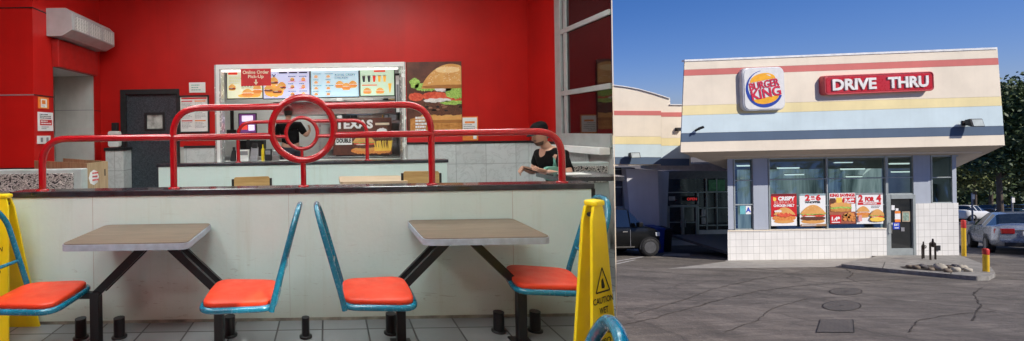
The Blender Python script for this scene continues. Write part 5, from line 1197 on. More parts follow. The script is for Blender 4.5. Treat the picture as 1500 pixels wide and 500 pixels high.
# service door
DG = glass('door_glass', (.10, .11, .12), .08)
def fboxes(mb, lst, d0, d1, m):
    for q in lst: x0, x1, z0, z1 = rect(*q, d0); mb.box(x0, x1, d0, d1, z0, z1, m)
mb = MB(); fboxes(mb, [(1299, 285, 1305.5, 379), (1338, 285, 1342, 379), (1305.5, 285, 1338, 291.5), (1305.5, 364.5, 1338, 379)], DW + .0, DW + .10, ALU); dd = build(mb, 'door', B, .006)
mb = MB(); fboxes(mb, [(1305.5, 291.5, 1338, 364.5)], DW + .05, DW + .06, M('dark_door_glass', (.015, .018, .02), .06, spec=.8)); build(mb, 'pane', dd)
mb = MB(); a, b = P(1306, 327, DW - .06), P(1306, 342, DW - .06); mb.tube([(a.x, DW, a.z), (a.x, DW - .06, a.z), (a.x, DW - .06, b.z), (a.x, DW, b.z)], .015, STEEL, 8); build(mb, 'handle', dd)
TANN = M('tan_notice', (.45, .36, .25), .6, var=.2); GRN = M('green_notice', (.25, .35, .28), .6, var=.5, scale=20)
for lst in ([((1311, 309.5, 1319, 325.5), .035, .045, WHP), ((1311, 309.5, 1319, 313), .033, .0349, ORP), ((1311, 321.5, 1319, 325.5), .033, .0349, ORP)], [((1312, 305.5, 1316, 309), .035, .045, WHP)],
            [((1321.5, 310, 1333, 325), .035, .045, TANN), ((1323, 311.5, 1331.5, 323.5), .033, .0349, GRN)], [((1320, 333.5, 1325, 339), .035, .045, INKG)], [((1306, 301, 1310.5, 308), .035, .045, WHP)]):
    mb = MB()
    for q, e0, e1, m_ in lst: fboxes(mb, [q], DW + e0, DW + e1, m_)
    build(mb, 'notice', dd)
mb = MB(); x0, x1, z0, z1 = rect(1308.5, 326.5, 1318, 336, DW + .03); mb.box(x0, x1, DW + .03, DW + .045, z0, z1, BLUEP); fr = frame_xz((x0 + x1) / 2, DW + .03, (z0 + z1) / 2, .003); mb.text('EBT', fr, 0, .04, w=(x1 - x0) * .75, m=WHP, layer=1); mb.frect(-.07, -.08, .07, -.05, fr, 1, WHP); build(mb, 'blue_sign', dd)
mb = MB(); fboxes(mb, [(1296, 378.6, 1345, 382)], DW - .35, DW, CONC); build(mb, 'door_step', B, .01)
mb = MB(); fboxes(mb, [(1372, 360, 1378, 367.5)], DW - .04, DW - .002, BLK); tag(build(mb, 'outlet_box', None, .006), 'small black outlet box low on the tiled wall behind the pipes', 'outlet box')
# window posters
def wposter(px, label, draw):
    x0, x1, z0, z1 = rect(*px, DW + .02); mb = MB(); mb.box(x0, x1, DW + .02, DW + .028, z0, z1, WHP); fr = frame_xz((x0 + x1) / 2, DW + .02, (z0 + z1) / 2, .002); draw(mb, fr, x1 - x0, z1 - z0)
    tag(build(mb, 'window_poster'), label, 'poster', 'promotional posters in the wide window')
def d1_(mb, fr, w, h):
    mb.frect(-w * .5, -h * .22, w * .5, h * .5, fr, 1, REDP); mb.frect(-w * .5, h * .43, w * .5, h * .5, fr, 2, M('maroon_print', (.18, .01, .015), .5))
    mb.flat([(-w * .42, h * .4), (-w * .3, h * .38), (-w * .3, h * .3), (-w * .36, h * .26), (-w * .42, h * .3)], fr, 2, FDX['chz'])
    mb.text('CRISPY', fr, w * .1, h * .35, w=w * .66, h=h * .13, m=WHP, layer=3, bold=.06); mb.text('BUFFALO', fr, 0, h * .23, w=w * .76, h=h * .1, m=PINKP, layer=3, bold=.01); mb.text('CHICKEN MELT', fr, 0, h * .13, w=w * .82, h=h * .08, m=WHP, layer=3, bold=.05)
    burger(mb, fr, 0, -h * .42, w * .86, h * .5, FDX, 41, 3, 'ch', None, 0); mb.flat(wavy(-w * .3, w * .3, -h * .22, -h * .1, .03, 18, 5), fr, 9, FDX['tom']); mb.flat(wavy(-w * .4, -w * .1, -h * .08, -h * .0, .02, 8, 6), fr, 9, FDX['oni'])
PINKP = M('pink_print', (.75, .35, .32), .5)
def d2_(mb, fr, w, h):
    mb.frect(-w * .5, h * .44, w * .5, h * .5, fr, 1, M('grey_blue_print', (.25, .35, .38), .5))
    mb.text('2', fr, -w * .2, h * .38, w=w * .19, h=h * .19, m=REDP, layer=3, bold=.05); mb.text('6', fr, w * .22, h * .38, w=w * .19, h=h * .19, m=REDP, layer=3, bold=.05); mb.text('FOR', fr, w * .01, h * .40, w=w * .14, h=h * .06, m=REDP, layer=3, bold=.05); mb.frect(-w * .06, h * .32, w * .08, h * .345, fr, 3, REDP)
    mb.text('WHOPPER', fr, 0, h * .24, w=w * .6, h=h * .07, m=INKB, layer=3, bold=.04)
    burger(mb, fr, w * .0, -h * .42, w * .98, h * .58, FDX, 51, 3, 'beef', (-w * .5, -h * .5, w * .5, h * .5), 20); mb.frect(-w * .5, -h * .5, w * .5, -h * .43, fr, 12, M('brown_strip_print', (.35, .2, .1), .6)); mb.frect(-w * .46, -h * .47, w * .1, -h * .45, fr, 13, WHP)
def d3_(mb, fr, w, h):
    mb.frect(-w * .5, -h * .5, w * .5, h * .5, fr, 1, food('brown_board_print', (.30, .08, .04), (.45, .15, .08), 3)); mb.frect(-w * .5, h * .3, w * .5, h * .5, fr, 2, WHP); mb.frect(-w * .24, h * .16, -w * .02, h * .36, fr, 3, FDX['chz']); mb.frect(-w * .48, h * .17, -w * .27, h * .34, fr, 3, FDX['pat'])
    mb.text('KING SAVINGS', fr, 0, h * .43, w=w * .96, h=h * .11, m=REDP, layer=3, bold=.06)
    mb.frect(w * .02, h * .16, w * .5, h * .35, fr, 3, REDP); mb.text('3.49', fr, w * .26, h * .27, w=w * .38, h=h * .11, m=WHP, layer=4, bold=.06); mb.frect(w * .06, h * .17, w * .44, h * .2, fr, 4, WHP)
    mb.flat(wavy(-w * .48, w * .34, h * .0, h * .2, .015, 20, 5, None, .4), fr, 5, FDX['bun']); mb.flat(wavy(-w * .48, w * .36, -h * .02, h * .06, .02, 20, 6), fr, 6, FDX['let']); mb.flat(wavy(-w * .48, w * .34, -h * .1, h * .01, .01, 20, 7), fr, 7, FDX['bun2'])
    mb.frect(w * .34, -h * .1, w * .5, h * .15, fr, 2, WHP)
    mb.frect(-w * .49, -h * .47, -w * .08, -h * .2, fr, 8, REDP); mb.text('1.49', fr, -w * .28, -h * .32, w=w * .32, h=h * .13, m=WHP, layer=9, bold=.06); mb.frect(-w * .44, -h * .45, -w * .12, -h * .42, fr, 9, WHP)
    for i in range(16): a, b = random.uniform(.04, .42), random.uniform(-.44, -.14) ; b = min(b, -.44 + .3 * math.sin(math.pi * min(max(a / .46, 0), 1)) + .05); mb.flat(wavy(w * (a - .07), w * (a + .07), h * (b - .045), h * (b + .045), .008, 8, i), fr, 8 + i % 3, FDX['ch'] if i % 2 else FDX['bun2'])
    mb.frect(-w * .5, -h * .5, w * .5, -h * .475, fr, 12, M('dark_strip_print', (.1, .03, .03), .6))
def d4_(mb, fr, w, h):
    mb.frect(-w * .5, h * .44, w * .5, h * .5, fr, 1, INKG)
    mb.text('2', fr, -w * .34, h * .33, w=w * .17, h=h * .24, m=REDP, layer=3, bold=.05); mb.text('FOR', fr, 0, h * .30, w=w * .34, h=h * .16, m=REDP, layer=3, bold=.06); mb.text('4', fr, w * .34, h * .33, w=w * .18, h=h * .24, m=REDP, layer=3, bold=.05)
    mb.frect(-w * .44, h * .12, w * .42, h * .195, fr, 3, REDP); mb.text('MIX & MATCH', fr, 0, h * .158, w=w * .5, h=h * .05, m=WHP, layer=4, bold=.05); lines(mb, fr, w * .05, w * .4, h * .1, 0, 2, INKG, .5, 2, 3)
    burger(mb, fr, -w * .26, -h * .3, w * .5, h * .38, FDX, 61, 2, 'ch', (-w * .5, -h * .5, w * .5, h * .5), 0); burger(mb, fr, w * .24, -h * .44, w * .56, h * .42, FDX, 71, 12, 'beef', (-w * .5, -h * .5, w * .5, h * .5), 10)
    mb.flat(wavy(-w * .05, w * .5, -h * .42, -h * .28, .01, 12, 3), fr, 19, FDX['chz']); mb.flat([(-w * .48, -h * .42), (-w * .34, -h * .4), (-w * .36, -h * .2), (-w * .47, -h * .22)], fr, 20, PINKP)
wposter((1129.5, 284, 1167, 331), 'red window poster reading CRISPY BUFFALO CHICKEN MELT', d1_)
wposter((1171.5, 284, 1209.5, 331.5), 'window poster reading 2 for 6 above a large burger', d2_)
wposter((1215, 283, 1253, 328.5), 'brown window poster with 3.49 and 1.49 prices', d3_)
wposter((1254.5, 283, 1293.5, 328), 'window poster reading 2 FOR 4 with two burgers', d4_)
mb = MB(); fboxes(mb, [(1084, 302, 1092, 314)], DW + .03, DW + .04, M('teal_card', (.15, .45, .50), .5)); tag(build(mb, 'window_card'), 'pale teal card in the narrow left window, left of the A card', 'card')
x0, x1, z0, z1 = rect(1092.5, 302, 1100, 314, DW + .03); mb = MB(); mb.box(x0, x1, DW + .03, DW + .04, z0, z1, WHP); fr = frame_xz((x0 + x1) / 2, DW + .03, (z0 + z1) / 2, .003); mb.text('A', fr, 0, .01, h=(z1 - z0) * .6, m=BLUEP, layer=1, bold=.04); tag(build(mb, 'grade_card'), 'white card with blue letter A in the narrow left window', 'card')

# ---------------------------------------------------------------- signs on the fascia
def place_text3d(root, name, txt, c, w, h, m, y0, rot=0, bold=.05, thick=.03, shear=0):
    vs, fs, _ = text_mesh(txt, bold); mb = MB(); ca, sa = math.cos(rot), math.sin(rot); n = len(vs); fr_, bk_ = [], []
    for x, y in vs:
        x = (x - .5) * w; y = (y - .5) * h; x, y = x * ca - y * sa, x * sa + y * ca
        fr_.append(Vector((c.x + x, y0 - thick, c.z + y))); bk_.append(Vector((c.x + x, y0, c.z + y)))
    mb.add(fr_, fs, m)
    from collections import Counter
    ec = Counter(); od = {}
    for f in fs:
        for i in range(len(f)): a, b = f[i], f[(i + 1) % len(f)]; k = (min(a, b), max(a, b)); ec[k] += 1; od[k] = (a, b)
    ed = [od[k] for k, q in ec.items() if q == 1]
    mb.add(fr_ + bk_, [(a, b, b + n, a + n) for a, b in ed], m); mb.keepn = True
    return build(mb, name, root)
SG = frame_xz
SDP = .13; c = P(1119, 130.5, D0 - SDP); sw = 63 / F * (D0 - .2); sh = 64 / F * (D0 - .2); R_ = Matrix.Rotation(R(-1.2), 3, 'Y')
sgn = empty('restaurant_sign', c, 'square white rounded sign reading BURGER KING on the striped fascia', 'sign')
CASE = M('sign_case_plastic', (.62, .63, .65), .4, var=.1, grime=.3); FACEW = M('sign_face_white', (.76, .75, .73), .3, var=.05, grime=.15)
def T(a, b, y): v = R_ @ Vector((a, 0, b)); return Vector((c.x + v.x, y, c.z + v.z))
mb = MB(); rings = []
for y, g in ((D0 - .002, -.0), (D0 - .10, 0), (D0 - .12, -.03), (D0 - .13, -.06)): rings.append([T(a, b, y) for a, b in rrect2(sw + g, sh + g, .2, 6)])
mb.loft(rings, CASE, False, True); build(mb, 'case', sgn, .0)
mb = MB(); mb.prism([T(a, b, D0 - .131) for a, b in rrect2(sw - .11, sh - .11, .17, 6)], (0, -.012, 0), FACEW); build(mb, 'face', sgn)
LR = M('logo_red', (.62, .02, .06), .4); LO = M('logo_orange', (.90, .42, .02), .4); LB = M('logo_blue', (.02, .06, .36), .4)
exv = R_ @ Vector((1, 0, 0)); ezv = R_ @ Vector((0, 0, 1)); frS = (Vector((c.x, D0 - .144, c.z)), exv, ezv, Vector((0, -1, 0)), .003)
W2 = sw * .5
mb = MB()
arcO = []; n = 44
for i in range(n + 1):
    t = i / n; a = R(100 + 238 * t); th = .010 + .095 * math.sin(min(1, t * 1.25) * math.pi / 2) ** 1.6
    arcO.append((a, W2 * .87, W2 * .87 - th * 1.5))
for (a, ro, ri), (a2, ro2, ri2) in zip(arcO[:-1], arcO[1:]):
    mb.flat([(ro * math.cos(a), ro * math.sin(a)), (ro2 * math.cos(a2), ro2 * math.sin(a2)), (ri2 * math.cos(a2), ri2 * math.sin(a2)), (ri * math.cos(a), ri * math.sin(a))], frS, 1, LB)
build(mb, 'blue_crescent', sgn)
tl = R(9)
def rotp(pts, a): return [(x * math.cos(a) - y * math.sin(a), x * math.sin(a) + y * math.cos(a)) for x, y in pts]
mb = MB(); mb.flat(rotp([(W2 * (.60 * math.cos(t)), W2 * (.40 + .34 * math.sin(t))) for t in [math.pi * k / 20 for k in range(21)]], tl), frS, 2, LO)
mb.flat(rotp([(W2 * (.60 * math.cos(t)), W2 * (-.40 + .30 * math.sin(t))) for t in [math.pi + math.pi * k / 20 for k in range(21)]], tl), frS, 2, LO)
mb.flat(rotp([(W2 * x, W2 * y) for x, y in ((.18, .66), (.36, .60), (.42, .50), (.32, .56))], tl), frS, 3, FACEW); build(mb, 'orange_bun', sgn)
for tx, v, w_, h_ in (('BURGER', .21, 1.40, .36), ('KING', -.20, 1.40, .46)):
    mb = MB(); uv = rotp([(.03 * W2, v * W2)], tl)[0]; mb.text(tx, frS, uv[0], uv[1], w=W2 * w_, h=W2 * h_, m=LR, layer=4, bold=.025, rot=tl); build(mb, 'lettering', sgn)
# drive thru sign
c2 = P(1288.5, 122, D0 - .17); w2 = 162 / F * (D0 - .28); h2 = 29 / F * (D0 - .28); rt = R(1.45)
ds = empty('drive_sign', c2, 'long red sign with white letters reading DRIVE THRU', 'sign')
DRED = M('sign_red_plastic', (.50, .018, .03), .3, coat=.3, var=.08); DPINK = M('sign_red_edge', (.55, .08, .09), .4, var=.1)
def T2(a, b, y): return Vector((c2.x + a * math.cos(rt) - b * math.sin(rt), y, c2.z + a * math.sin(rt) + b * math.cos(rt)))
mb = MB(); rings = []
for y, g in ((D0 - .002, 0), (D0 - .14, 0), (D0 - .165, -.02), (D0 - .17, -.05), (D0 - .152, -.07)): rings.append([T2(a, b, y) for a, b in rrect2(w2 + g, h2 + g, .11, 5)])
mb.loft(rings, DPINK, False, True); build(mb, 'case', ds)
mb = MB(); mb.prism([T2(a, b, D0 - .154) for a, b in rrect2(w2 - .12, h2 - .12, .07, 5)], (0, -.008, 0), DRED); build(mb, 'face', ds)
LW = M('letter_white', (.80, .79, .76), .4)
for tx, cx_, wd in (('DRIVE', -.235, .40), ('THRU', .255, .37)):
    p = T2(cx_ * w2, 0, 0); place_text3d(ds, 'lettering', tx, p, w2 * wd, h2 * .58, LW, D0 - .163, rt, .035, .03)
# floodlights
def flood(px, py, w, h, D_, label, cw=1):
    c = P(px, py, D_ - .25); S_ = F / (D_ - .25); a, b = w / S_ / 2, h / S_ / 2; r = empty('floodlight', c, label, 'floodlight')
    mb = MB(); mb.hexa([c + Vector(v) for v in ((-a, -.08, -b), (a, -.08, -b), (a * .7, .12, -b * .6), (-a * .7, .12, -b * .6), (-a, -.02, b), (a, -.02, b), (a * .7, .14, b * .7), (-a * .7, .14, b * .7))], BLK); build(mb, 'housing', r, .015)
    mb = MB(); mb.hexa([c + Vector(v) for v in ((-a * .8, -.088, -b * .8), (a * .8, -.088, -b * .8), (a * .8, -.075, -b * .8), (-a * .8, -.075, -b * .8), (-a * .8, -.038, b * .8), (a * .8, -.038, b * .8), (a * .8, -.02, b * .8), (-a * .8, -.02, b * .8))], M('lamp_lens', (.45, .5, .5), .1)); build(mb, 'lens', r)
    mb = MB(); mb.tube([c + Vector((0, .1, 0)), c + Vector((0, .22, -.02))], .03, BLK, 8); mb.box(c.x - .07, c.x + .07, D_ - .03, D_ - .002, c.z - .09, c.z + .07, BLK); build(mb, 'bracket', r)
flood(1428.5, 180, 19, 12, D0, 'black floodlight at the right end of the navy stripe')
mb = MB(); p = P(1024, 188.5, D0 - .12); mb.tube([p + Vector((0, .118, -.06)), p, p + Vector((-.06, -.06, -.02))], .035, BLK, 10); mb.tube([p + Vector((0, 0, 0)), p + Vector((.1, -.06, .05))], .04, BLK, 10); tag(build(mb, 'security_camera'), 'small dark camera on the pale blue stripe near the left corner', 'camera')

# ================================================================= LEFT WING (annex)
DA = 18.2
A = empty('restaurant_wing', P(950, 372, DA), 'lower cream wing with curved parapet and shaded entrance at the left of the striped building', 'building')
prof = [(700, 120), (860, 121.5), (898, 125), (918, 127.5), (936, 130.8), (960, 137.5), (981.6, 144.5), (981.6, 153.7), (1010, 153.7), (1012, 241), (700, 246)]
mb = MB(); pts = [P(x, y, DA + .03) for x, y in prof]; mb.prism(pts, (0, 1.2, 0), CREAM); build(mb, 'fascia', A)
def wband(nm, y0, y1, m, lab=None, e=.12):
    mb = MB()
    for xa, xb, dy in ((700, 968.4, 0), (968.6, 1010, 2.0)):
        q = [P(xa, y0 + e + (dy if xa > 900 else -1), DA), P(xb, y0 + e + dy, DA), P(xb, y1 - e + dy, DA), P(xa, y1 - e + (dy if xa > 900 else -1), DA)]
        mb.prism(q, (0, .029, 0), m)
    o = build(mb, nm, A, .006)
    if lab: o['label'] = lab
wband('stripe', 162.6, 169.3, STRR, 'red stripe'); wband('fascia_panel', 169.3, 200.4, CREAM); wband('stripe', 200.4, 211.7, STRY, 'pale yellow stripe'); wband('stripe', 211.7, 230.6, STRB, 'pale blue stripe'); wband('stripe', 230.6, 241, STRN, 'navy stripe')
mb = MB()
for (a, b) in zip(prof[:-3], prof[1:-2]):
    if a[0] == b[0]: continue
    mb.prism([P(a[0], a[1] - .9, DA - .02), P(b[0], b[1] - .9, DA - .02), P(b[0], b[1] + .3, DA - .02), P(a[0], a[1] + .3, DA - .02)], (0, .4, 0), COPE)
build(mb, 'coping', A)
flood(929.5, 227.5, 15, 8, DA, 'black floodlight on the pale blue stripe of the left wing')
mb = MB(); p = P(995, 190, DA - .1); mb.box(p.x - .1, p.x + .1, DA - .14, DA - .002, p.z - .06, p.z + .08, BLK); tag(build(mb, 'alarm_box', None, .01), 'small black box on the left wing beside the main fascia corner', 'alarm box')
DWG = 18.75
# wing wall (slanted) and its shaded return
def zg(y): return gz(y)
p1, p2 = P(917, 247, DWG), P(963.5, 250, DWG); gb = lambda px, d: Vector((P(px, 372, d).x, d, zg(d) - .1))
mb = MB(); q = [p1, p2, P(966, 334, DWG), gb(967, DWG), gb(930, DWG), P(922, 308, DWG)]; mb.prism(q, (0, .3, 0), GWALL2); build(mb, 'slanted_pylon', A)
mb = MB(); b1 = P(980, 252, 20.9); b2 = P(977, 324, 20.9)
for a, b, c_, d_ in ((p2, b1, b2, P(966, 334, DWG)), (P(966, 334, DWG), b2, Vector((b2.x, 20.9, zg(20.9) - .1)), gb(967, DWG))):
    mb.add([a, b, c_, d_, a + Vector((-.2, .3, 0)), b + Vector((-.3, 0, 0)), c_ + Vector((-.3, 0, 0)), d_ + Vector((-.2, .3, 0))], [(0, 1, 2, 3), (4, 5, 6, 7), (0, 1, 5, 4), (3, 2, 6, 7)], GWALL2)
build(mb, 'pylon_return', A)
mb = MB(); q = [P(700, 246, DWG + .35), P(930, 246, DWG + .35), P(930, 249, DWG + .35), P(700, 249, DWG + .35)]; mb.prism(q, (0, .3, 0), BLK)
x0, x1, z0, z1 = rect(700, 306, 935, 375, DWG + .35); mb.box(x0, x1, DWG + .35, DWG + .6, zg(19.2) - .2, z1, GWALL2); build(mb, 'wing_wall', A)
wf = MB()
for x in (899, 913.5, 860): x0, x1, z0, z1 = rect(x - 1, 248, x + 1, 306, DWG + .36); wf.box(x0, x1, DWG + .33, DWG + .45, z0, z1, ALU)
for y in (249, 275, 304): x0, x1, z0, z1 = rect(800, y - .8, 925, y + .8, DWG + .36); wf.box(x0, x1, DWG + .337, DWG + .443, z0, z1, ALU)
w_ = build(wf, 'window', A); x0, x1, z0, z1 = rect(800, 249, 928, 305, DWG + .4); g = MB(); g.box(x0, x1, DWG + .4, DWG + .41, z0, z1, M('dim_glass', (.05, .055, .07), .05, var=.8, scale=1.5, spec=.8)); build(g, 'pane', w_)
# lintel over the entrance
mb = MB(); mb.prism([P(963.5, 241.5, DA + .1), P(1072, 240, DA + .1), P(1072, 251, DA + .1), P(963.5, 249.8, DA + .1)], (0, 1.0, 0), M('lintel_grey', (.42, .40, .40), .7, grime=.2)); build(mb, 'entrance_lintel', A)
# porch back wall
DP = 20.9
mb = MB()
def ab(q, d0, d1, m, mb): x0, x1, z0, z1 = rect(*q, d0); mb.box(x0, x1, d0, d1, z0, z1, m)
ab((975, 250, 1085, 262), DP, DP + .2, M('dark_bulkhead', (.12, .12, .13), .6), mb); build(mb, 'bulkhead', A); mb = MB(); ab((1022, 337, 1085, 368), DP, DP + .2, GWALL2, mb); ab((975, 350, 1025, 368), DP + .01, DP + .2, GWALL2, mb)
build(mb, 'porch_wall', A)
PG = M('dark_porch_glass', (.03, .035, .04), .05, var=.8, scale=1.2, spec=.9)
mb = MB(); ab((975, 262, 1085, 368), DP + .05, DP + .06, PG, mb); build(mb, 'porch_glazing', A)
mb = MB()
for q in ((979, 281, 1085, 282.3), (983, 300.5, 1023.5, 302), (1022, 281, 1024, 352), (1035, 262, 1036.2, 337), (1050, 262, 1051, 337), (1024, 304, 1085, 305.2), (1024, 329.5, 1085, 331), (977, 302, 979, 352)): ab(q, DP - .03, DP + .04, ALU, mb)
build(mb, 'window_frame', A)
for (a, b) in ((979.5, 1000.2), (1000.8, 1021.5)):
    mb = MB()
    for q in ((a, 302.3, a + 1.6, 352), (b - 1.6, 302.3, b, 352), (a + 1.6, 302.3, b - 1.6, 303.8), (a + 1.6, 347.5, b - 1.6, 352), (a + 1.6, 325.5, b - 1.6, 326.6)): ab(q, DP - .04, DP + .02, ALU, mb)
    dr2 = build(mb, 'door', A); mb = MB(); ab((a + 1.6, 304, b - 1.6, 347.5), DP + .02, DP + .03, PG, mb); build(mb, 'pane', dr2)
    mb = MB(); hx_ = b - 3 if a < 990 else a + 3; p, q = P(hx_, 322, DP - .1), P(hx_, 333, DP - .1); mb.tube([(p.x, DP - .1, p.z), (p.x, DP - .1, q.z)], .02, STEEL, 8); build(mb, 'handle', dr2)
def os(): pass
x0, x1, z0, z1 = rect(1004.5, 288.5, 1022.5, 295, DP - .06); r = empty('open_sign', ((x0 + x1) / 2, DP - .06, z0), 'small lit red OPEN sign above the shaded entrance doors', 'sign')
mb = MB(); mb.box(x0, x1, DP - .06, DP - .035, z0, z1, BLK); build(mb, 'housing', r); mb = MB(); fr = frame_xz((x0 + x1) / 2, DP - .06, (z0 + z1) / 2, .004); mb.text('OPEN', fr, 0, 0, w=(x1 - x0) * .8, h=(z1 - z0) * .6, m=emis('red_neon', (.8, .04, .04), .5), layer=1, bold=.02); build(mb, 'lettering', r)
mb = MB(); ab((1038, 263.5, 1062, 280), DP - .02, DP - .005, M('green_window_sign', (.06, .20, .09), .5, var=.3), mb); x0, x1, z0, z1 = rect(1042, 266, 1054, 278, DP - .021); fr = frame_xz((x0 + x1) / 2, DP - .021, (z0 + z1) / 2, .003); mb.text('C1', fr, 0, 0, h=(z1 - z0) * .8, m=M('dull_green_print', (.09, .30, .12), .5), layer=1, bold=.02); tag(build(mb, 'window_sign'), 'dark green sign in the upper window right of the entrance doors', 'sign')
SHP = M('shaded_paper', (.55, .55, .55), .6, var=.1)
for q, lab in (((1028, 307, 1034, 317), 'upper white notice beside the entrance doors'), ((1028, 319, 1034, 328), 'lower white notice beside the entrance doors'), ((980, 288, 989, 294), 'pale paper notice at the top left of the entrance glazing')):
    mb = MB(); ab(q, DP - .02, DP - .005, SHP, mb); x0, x1, z0, z1 = rect(*q, DP - .021); lines(mb, frame_xz((x0 + x1) / 2, DP - .021, (z0 + z1) / 2, .003), -(x1 - x0) * .4, (x1 - x0) * .4, (z1 - z0) * .4, -(z1 - z0) * .4, 4, INKG, .4, 3); tag(build(mb, 'notice'), lab, 'notice')
# door mat light patch, bins
mb = MB(); mb.add([lift(G(*p), .012) for p in ((973, 372.5), (1010, 372), (1011, 375), (970, 375.8))], [(0, 1, 2, 3)], CONC); struct(mb, 'door_threshold')
def bin_(px0, px1, pt, d, m, lab):
    x0, x1 = P(px0, 350, d).x, P(px1, 350, d).x; zt_ = P(px0, pt, d).z; zb_ = gz(d); r = empty('rubbish_bin', ((x0 + x1) / 2, d, zb_), lab, 'bin')
    w = (x1 - x0) * .06; mb = MB(); mb.hexa([(x0 + w, d, zb_), (x1 - w, d, zb_), (x1 - w, d + .5, zb_ - .09), (x0 + w, d + .5, zb_ - .09), (x0, d - .04, zt_ - .08), (x1, d - .04, zt_ - .08), (x1, d + .54, zt_ - .08), (x0, d + .54, zt_ - .08)], m); build(mb, 'bin_body', r, .02)
    mb = MB(); mb.box(x0 - .02, x1 + .02, d - .07, d + .56, zt_ - .078, zt_, m); build(mb, 'lid', r, .02)
bin_(959.5, 973, 334, 17.9, M('blue_bin_plastic', (.01, .035, .22), .4), 'dark blue rubbish bin between the parked black car and the entrance'); bin_(974, 984, 335, 18.2, BLK, 'black rubbish bin right of the blue one')

# ================================================================= CARS
CGLASS = M('car_window_glass', (.015, .02, .024), .05, var=.4, spec=.9); TYRE = M('tyre_rubber', (.015, .015, .016), .8, bmp=.3); RIM = M('alloy_rim', (.22, .225, .235), .35, .8); CHR = M('chrome', (.6, .6, .6), .15, 1); TAIL = M('red_tail_lamp', (.35, .008, .01), .15, coat=.6); HEADL = M('headlamp', (.6, .62, .62), .1, coat=.6)
def car(origin, Lv, Wv, st, paint, label, name='parked_car', wheels=(.9, 3.6), wr=.34, group=None, small=False):
    """st: stations (x fraction metres from the rear, halfwidth, z_low, z_belt, z_roof, roof_halfwidth, glass?)"""
    Wl = Wv; root = empty(name, origin, label, 'car', group)
    def mp(x, y, z): p = origin + Lv * x + Wl * y; return Vector((p.x, p.y, gz(p.y) + z))
    rings = []
    for x, w, zl, zb, zr, rw, g in st:
        w2_ = w; pts = [(0, zl), (w * .8, zl), (w * .97, zl + .08), (w, zl + .28), (w * 1.0, (zl + zb) / 2 + .12), (w * .965, zb - .03), (w * .95, zb), (rw * 1.02, zr - .05), (rw * .92, zr - .01), (rw * .5, zr + .012), (0, zr + .02)]
        full = pts + [(-a, b) for a, b in pts[-2:0:-1]]
        rings.append([(x, a, b) for a, b in full])
    n = len(rings[0]); body = MB(); gl = MB()
    for k in range(len(rings) - 1):
        for i in range(n):
            j = (i + 1) % n; q = [mp(*rings[k][i]), mp(*rings[k][j]), mp(*rings[k + 1][j]), mp(*rings[k + 1][i])]
            g0, g1 = st[k][6], st[k + 1][6]; half = i if i < 10 else n - 1 - i
            isg = (half == 6 and g0 in 's' and g1 in 's') or (half in (7, 8, 9, 6) and (g0 + g1 in ('wr', 'rw')))
            (gl if isg else body).add(q, [(0, 1, 2, 3)], CGLASS if isg else paint, True)
    for r_, in ((rings[0],), (rings[-1],)): body.add([mp(*p) for p in r_], [tuple(range(n))], paint)
    bm_ = MB(); bm_.v, bm_.f, bm_.m, bm_.sm, bm_.mats = body.v, body.f, body.m, body.sm, body.mats
    o = build(body, 'body', root); me = o.data; b_ = bmesh.new(); b_.from_mesh(me); bmesh.ops.remove_doubles(b_, verts=b_.verts, dist=.002); bmesh.ops.recalc_face_normals(b_, faces=b_.faces); b_.to_mesh(me); b_.free()
    if gl.v: build(gl, 'windows', root)
    W = max(s[1] for s in st)
    for wx in wheels:
        for s in (-1, 1):
            t = MB(); tw = .2
            def ringw(r, yy): return [mp(wx + r * math.cos(a), s * yy, wr + r * math.sin(a)) for a in [2 * math.pi * q / 20 for q in range(20)]]
            t.loft([ringw(wr * .62, W - .2), ringw(wr * .97, W - .2), ringw(wr, W - .15), ringw(wr, W - .03), ringw(wr * .95, W + .005), ringw(wr * .64, W + .005)], TYRE, True, False)
            wh = build(t, 'wheel', root)
            if not small:
                t = MB(); t.loft([ringw(wr * .64, W + .004), ringw(wr * .60, W - .03), ringw(wr * .1, W - .015)], RIM, True, True)
                for q in range(5):
                    a = q * 1.2566; aa = .18
                    t.add([mp(wx + r_ * math.cos(a + e), s * (W + .003), wr + r_ * math.sin(a + e)) for r_, e in ((wr * .12, -.5), (wr * .62, -aa), (wr * .62, aa), (wr * .12, .5))], [(0, 1, 2, 3)], RIM)
                build(t, 'rim', wh)
                t = MB(); t.add([mp(wx + r_ * math.cos(a), s * (W + .002) , wr + r_ * math.sin(a)) for r_ in (wr * 1.02, wr * 1.16) for a in [-.2 + 3.54 * q / 16 for q in range(17)]], [(q, q + 1, q + 18, q + 17) for q in range(16)], BLK); build(t, 'wheel_arch', root)
    return root, mp
# black SUV, side-on, nose to the right
BPAINT = M('black_car_paint', (.003, .0035, .004), .35, coat=.25, var=.2, spec=.25)
og = P(963, 375, 16.7); og = Vector((og.x - 4.18, 17.55, gz(17.5)))
suv = [(0, .80, .45, .9, .92, .72, 'b'), (.08, .90, .34, 1.02, 1.10, .76, 'b'), (.35, .92, .30, 1.06, 1.66, .72, 's'), (1.2, .93, .28, 1.06, 1.76, .70, 's'), (1.28, .93, .28, 1.06, 1.76, .70, 'p'), (1.34, .93, .28, 1.06, 1.76, .70, 's'), (2.15, .93, .28, 1.05, 1.75, .70, 's'), (2.22, .93, .28, 1.05, 1.75, .70, 'p'), (2.28, .93, .28, 1.05, 1.74, .70, 's'), (3.12, .93, .28, 1.04, 1.68, .72, 's'), (3.17, .93, .28, 1.04, 1.66, .72, 'r'), (3.66, .92, .28, 1.04, 1.12, .82, 'w'), (3.74, .92, .28, 1.03, 1.09, .80, 'b'), (4.05, .90, .30, .98, 1.02, .74, 'b'), (4.28, .84, .34, .86, .90, .66, 'b'), (4.36, .72, .42, .66, .70, .58, 'b')]
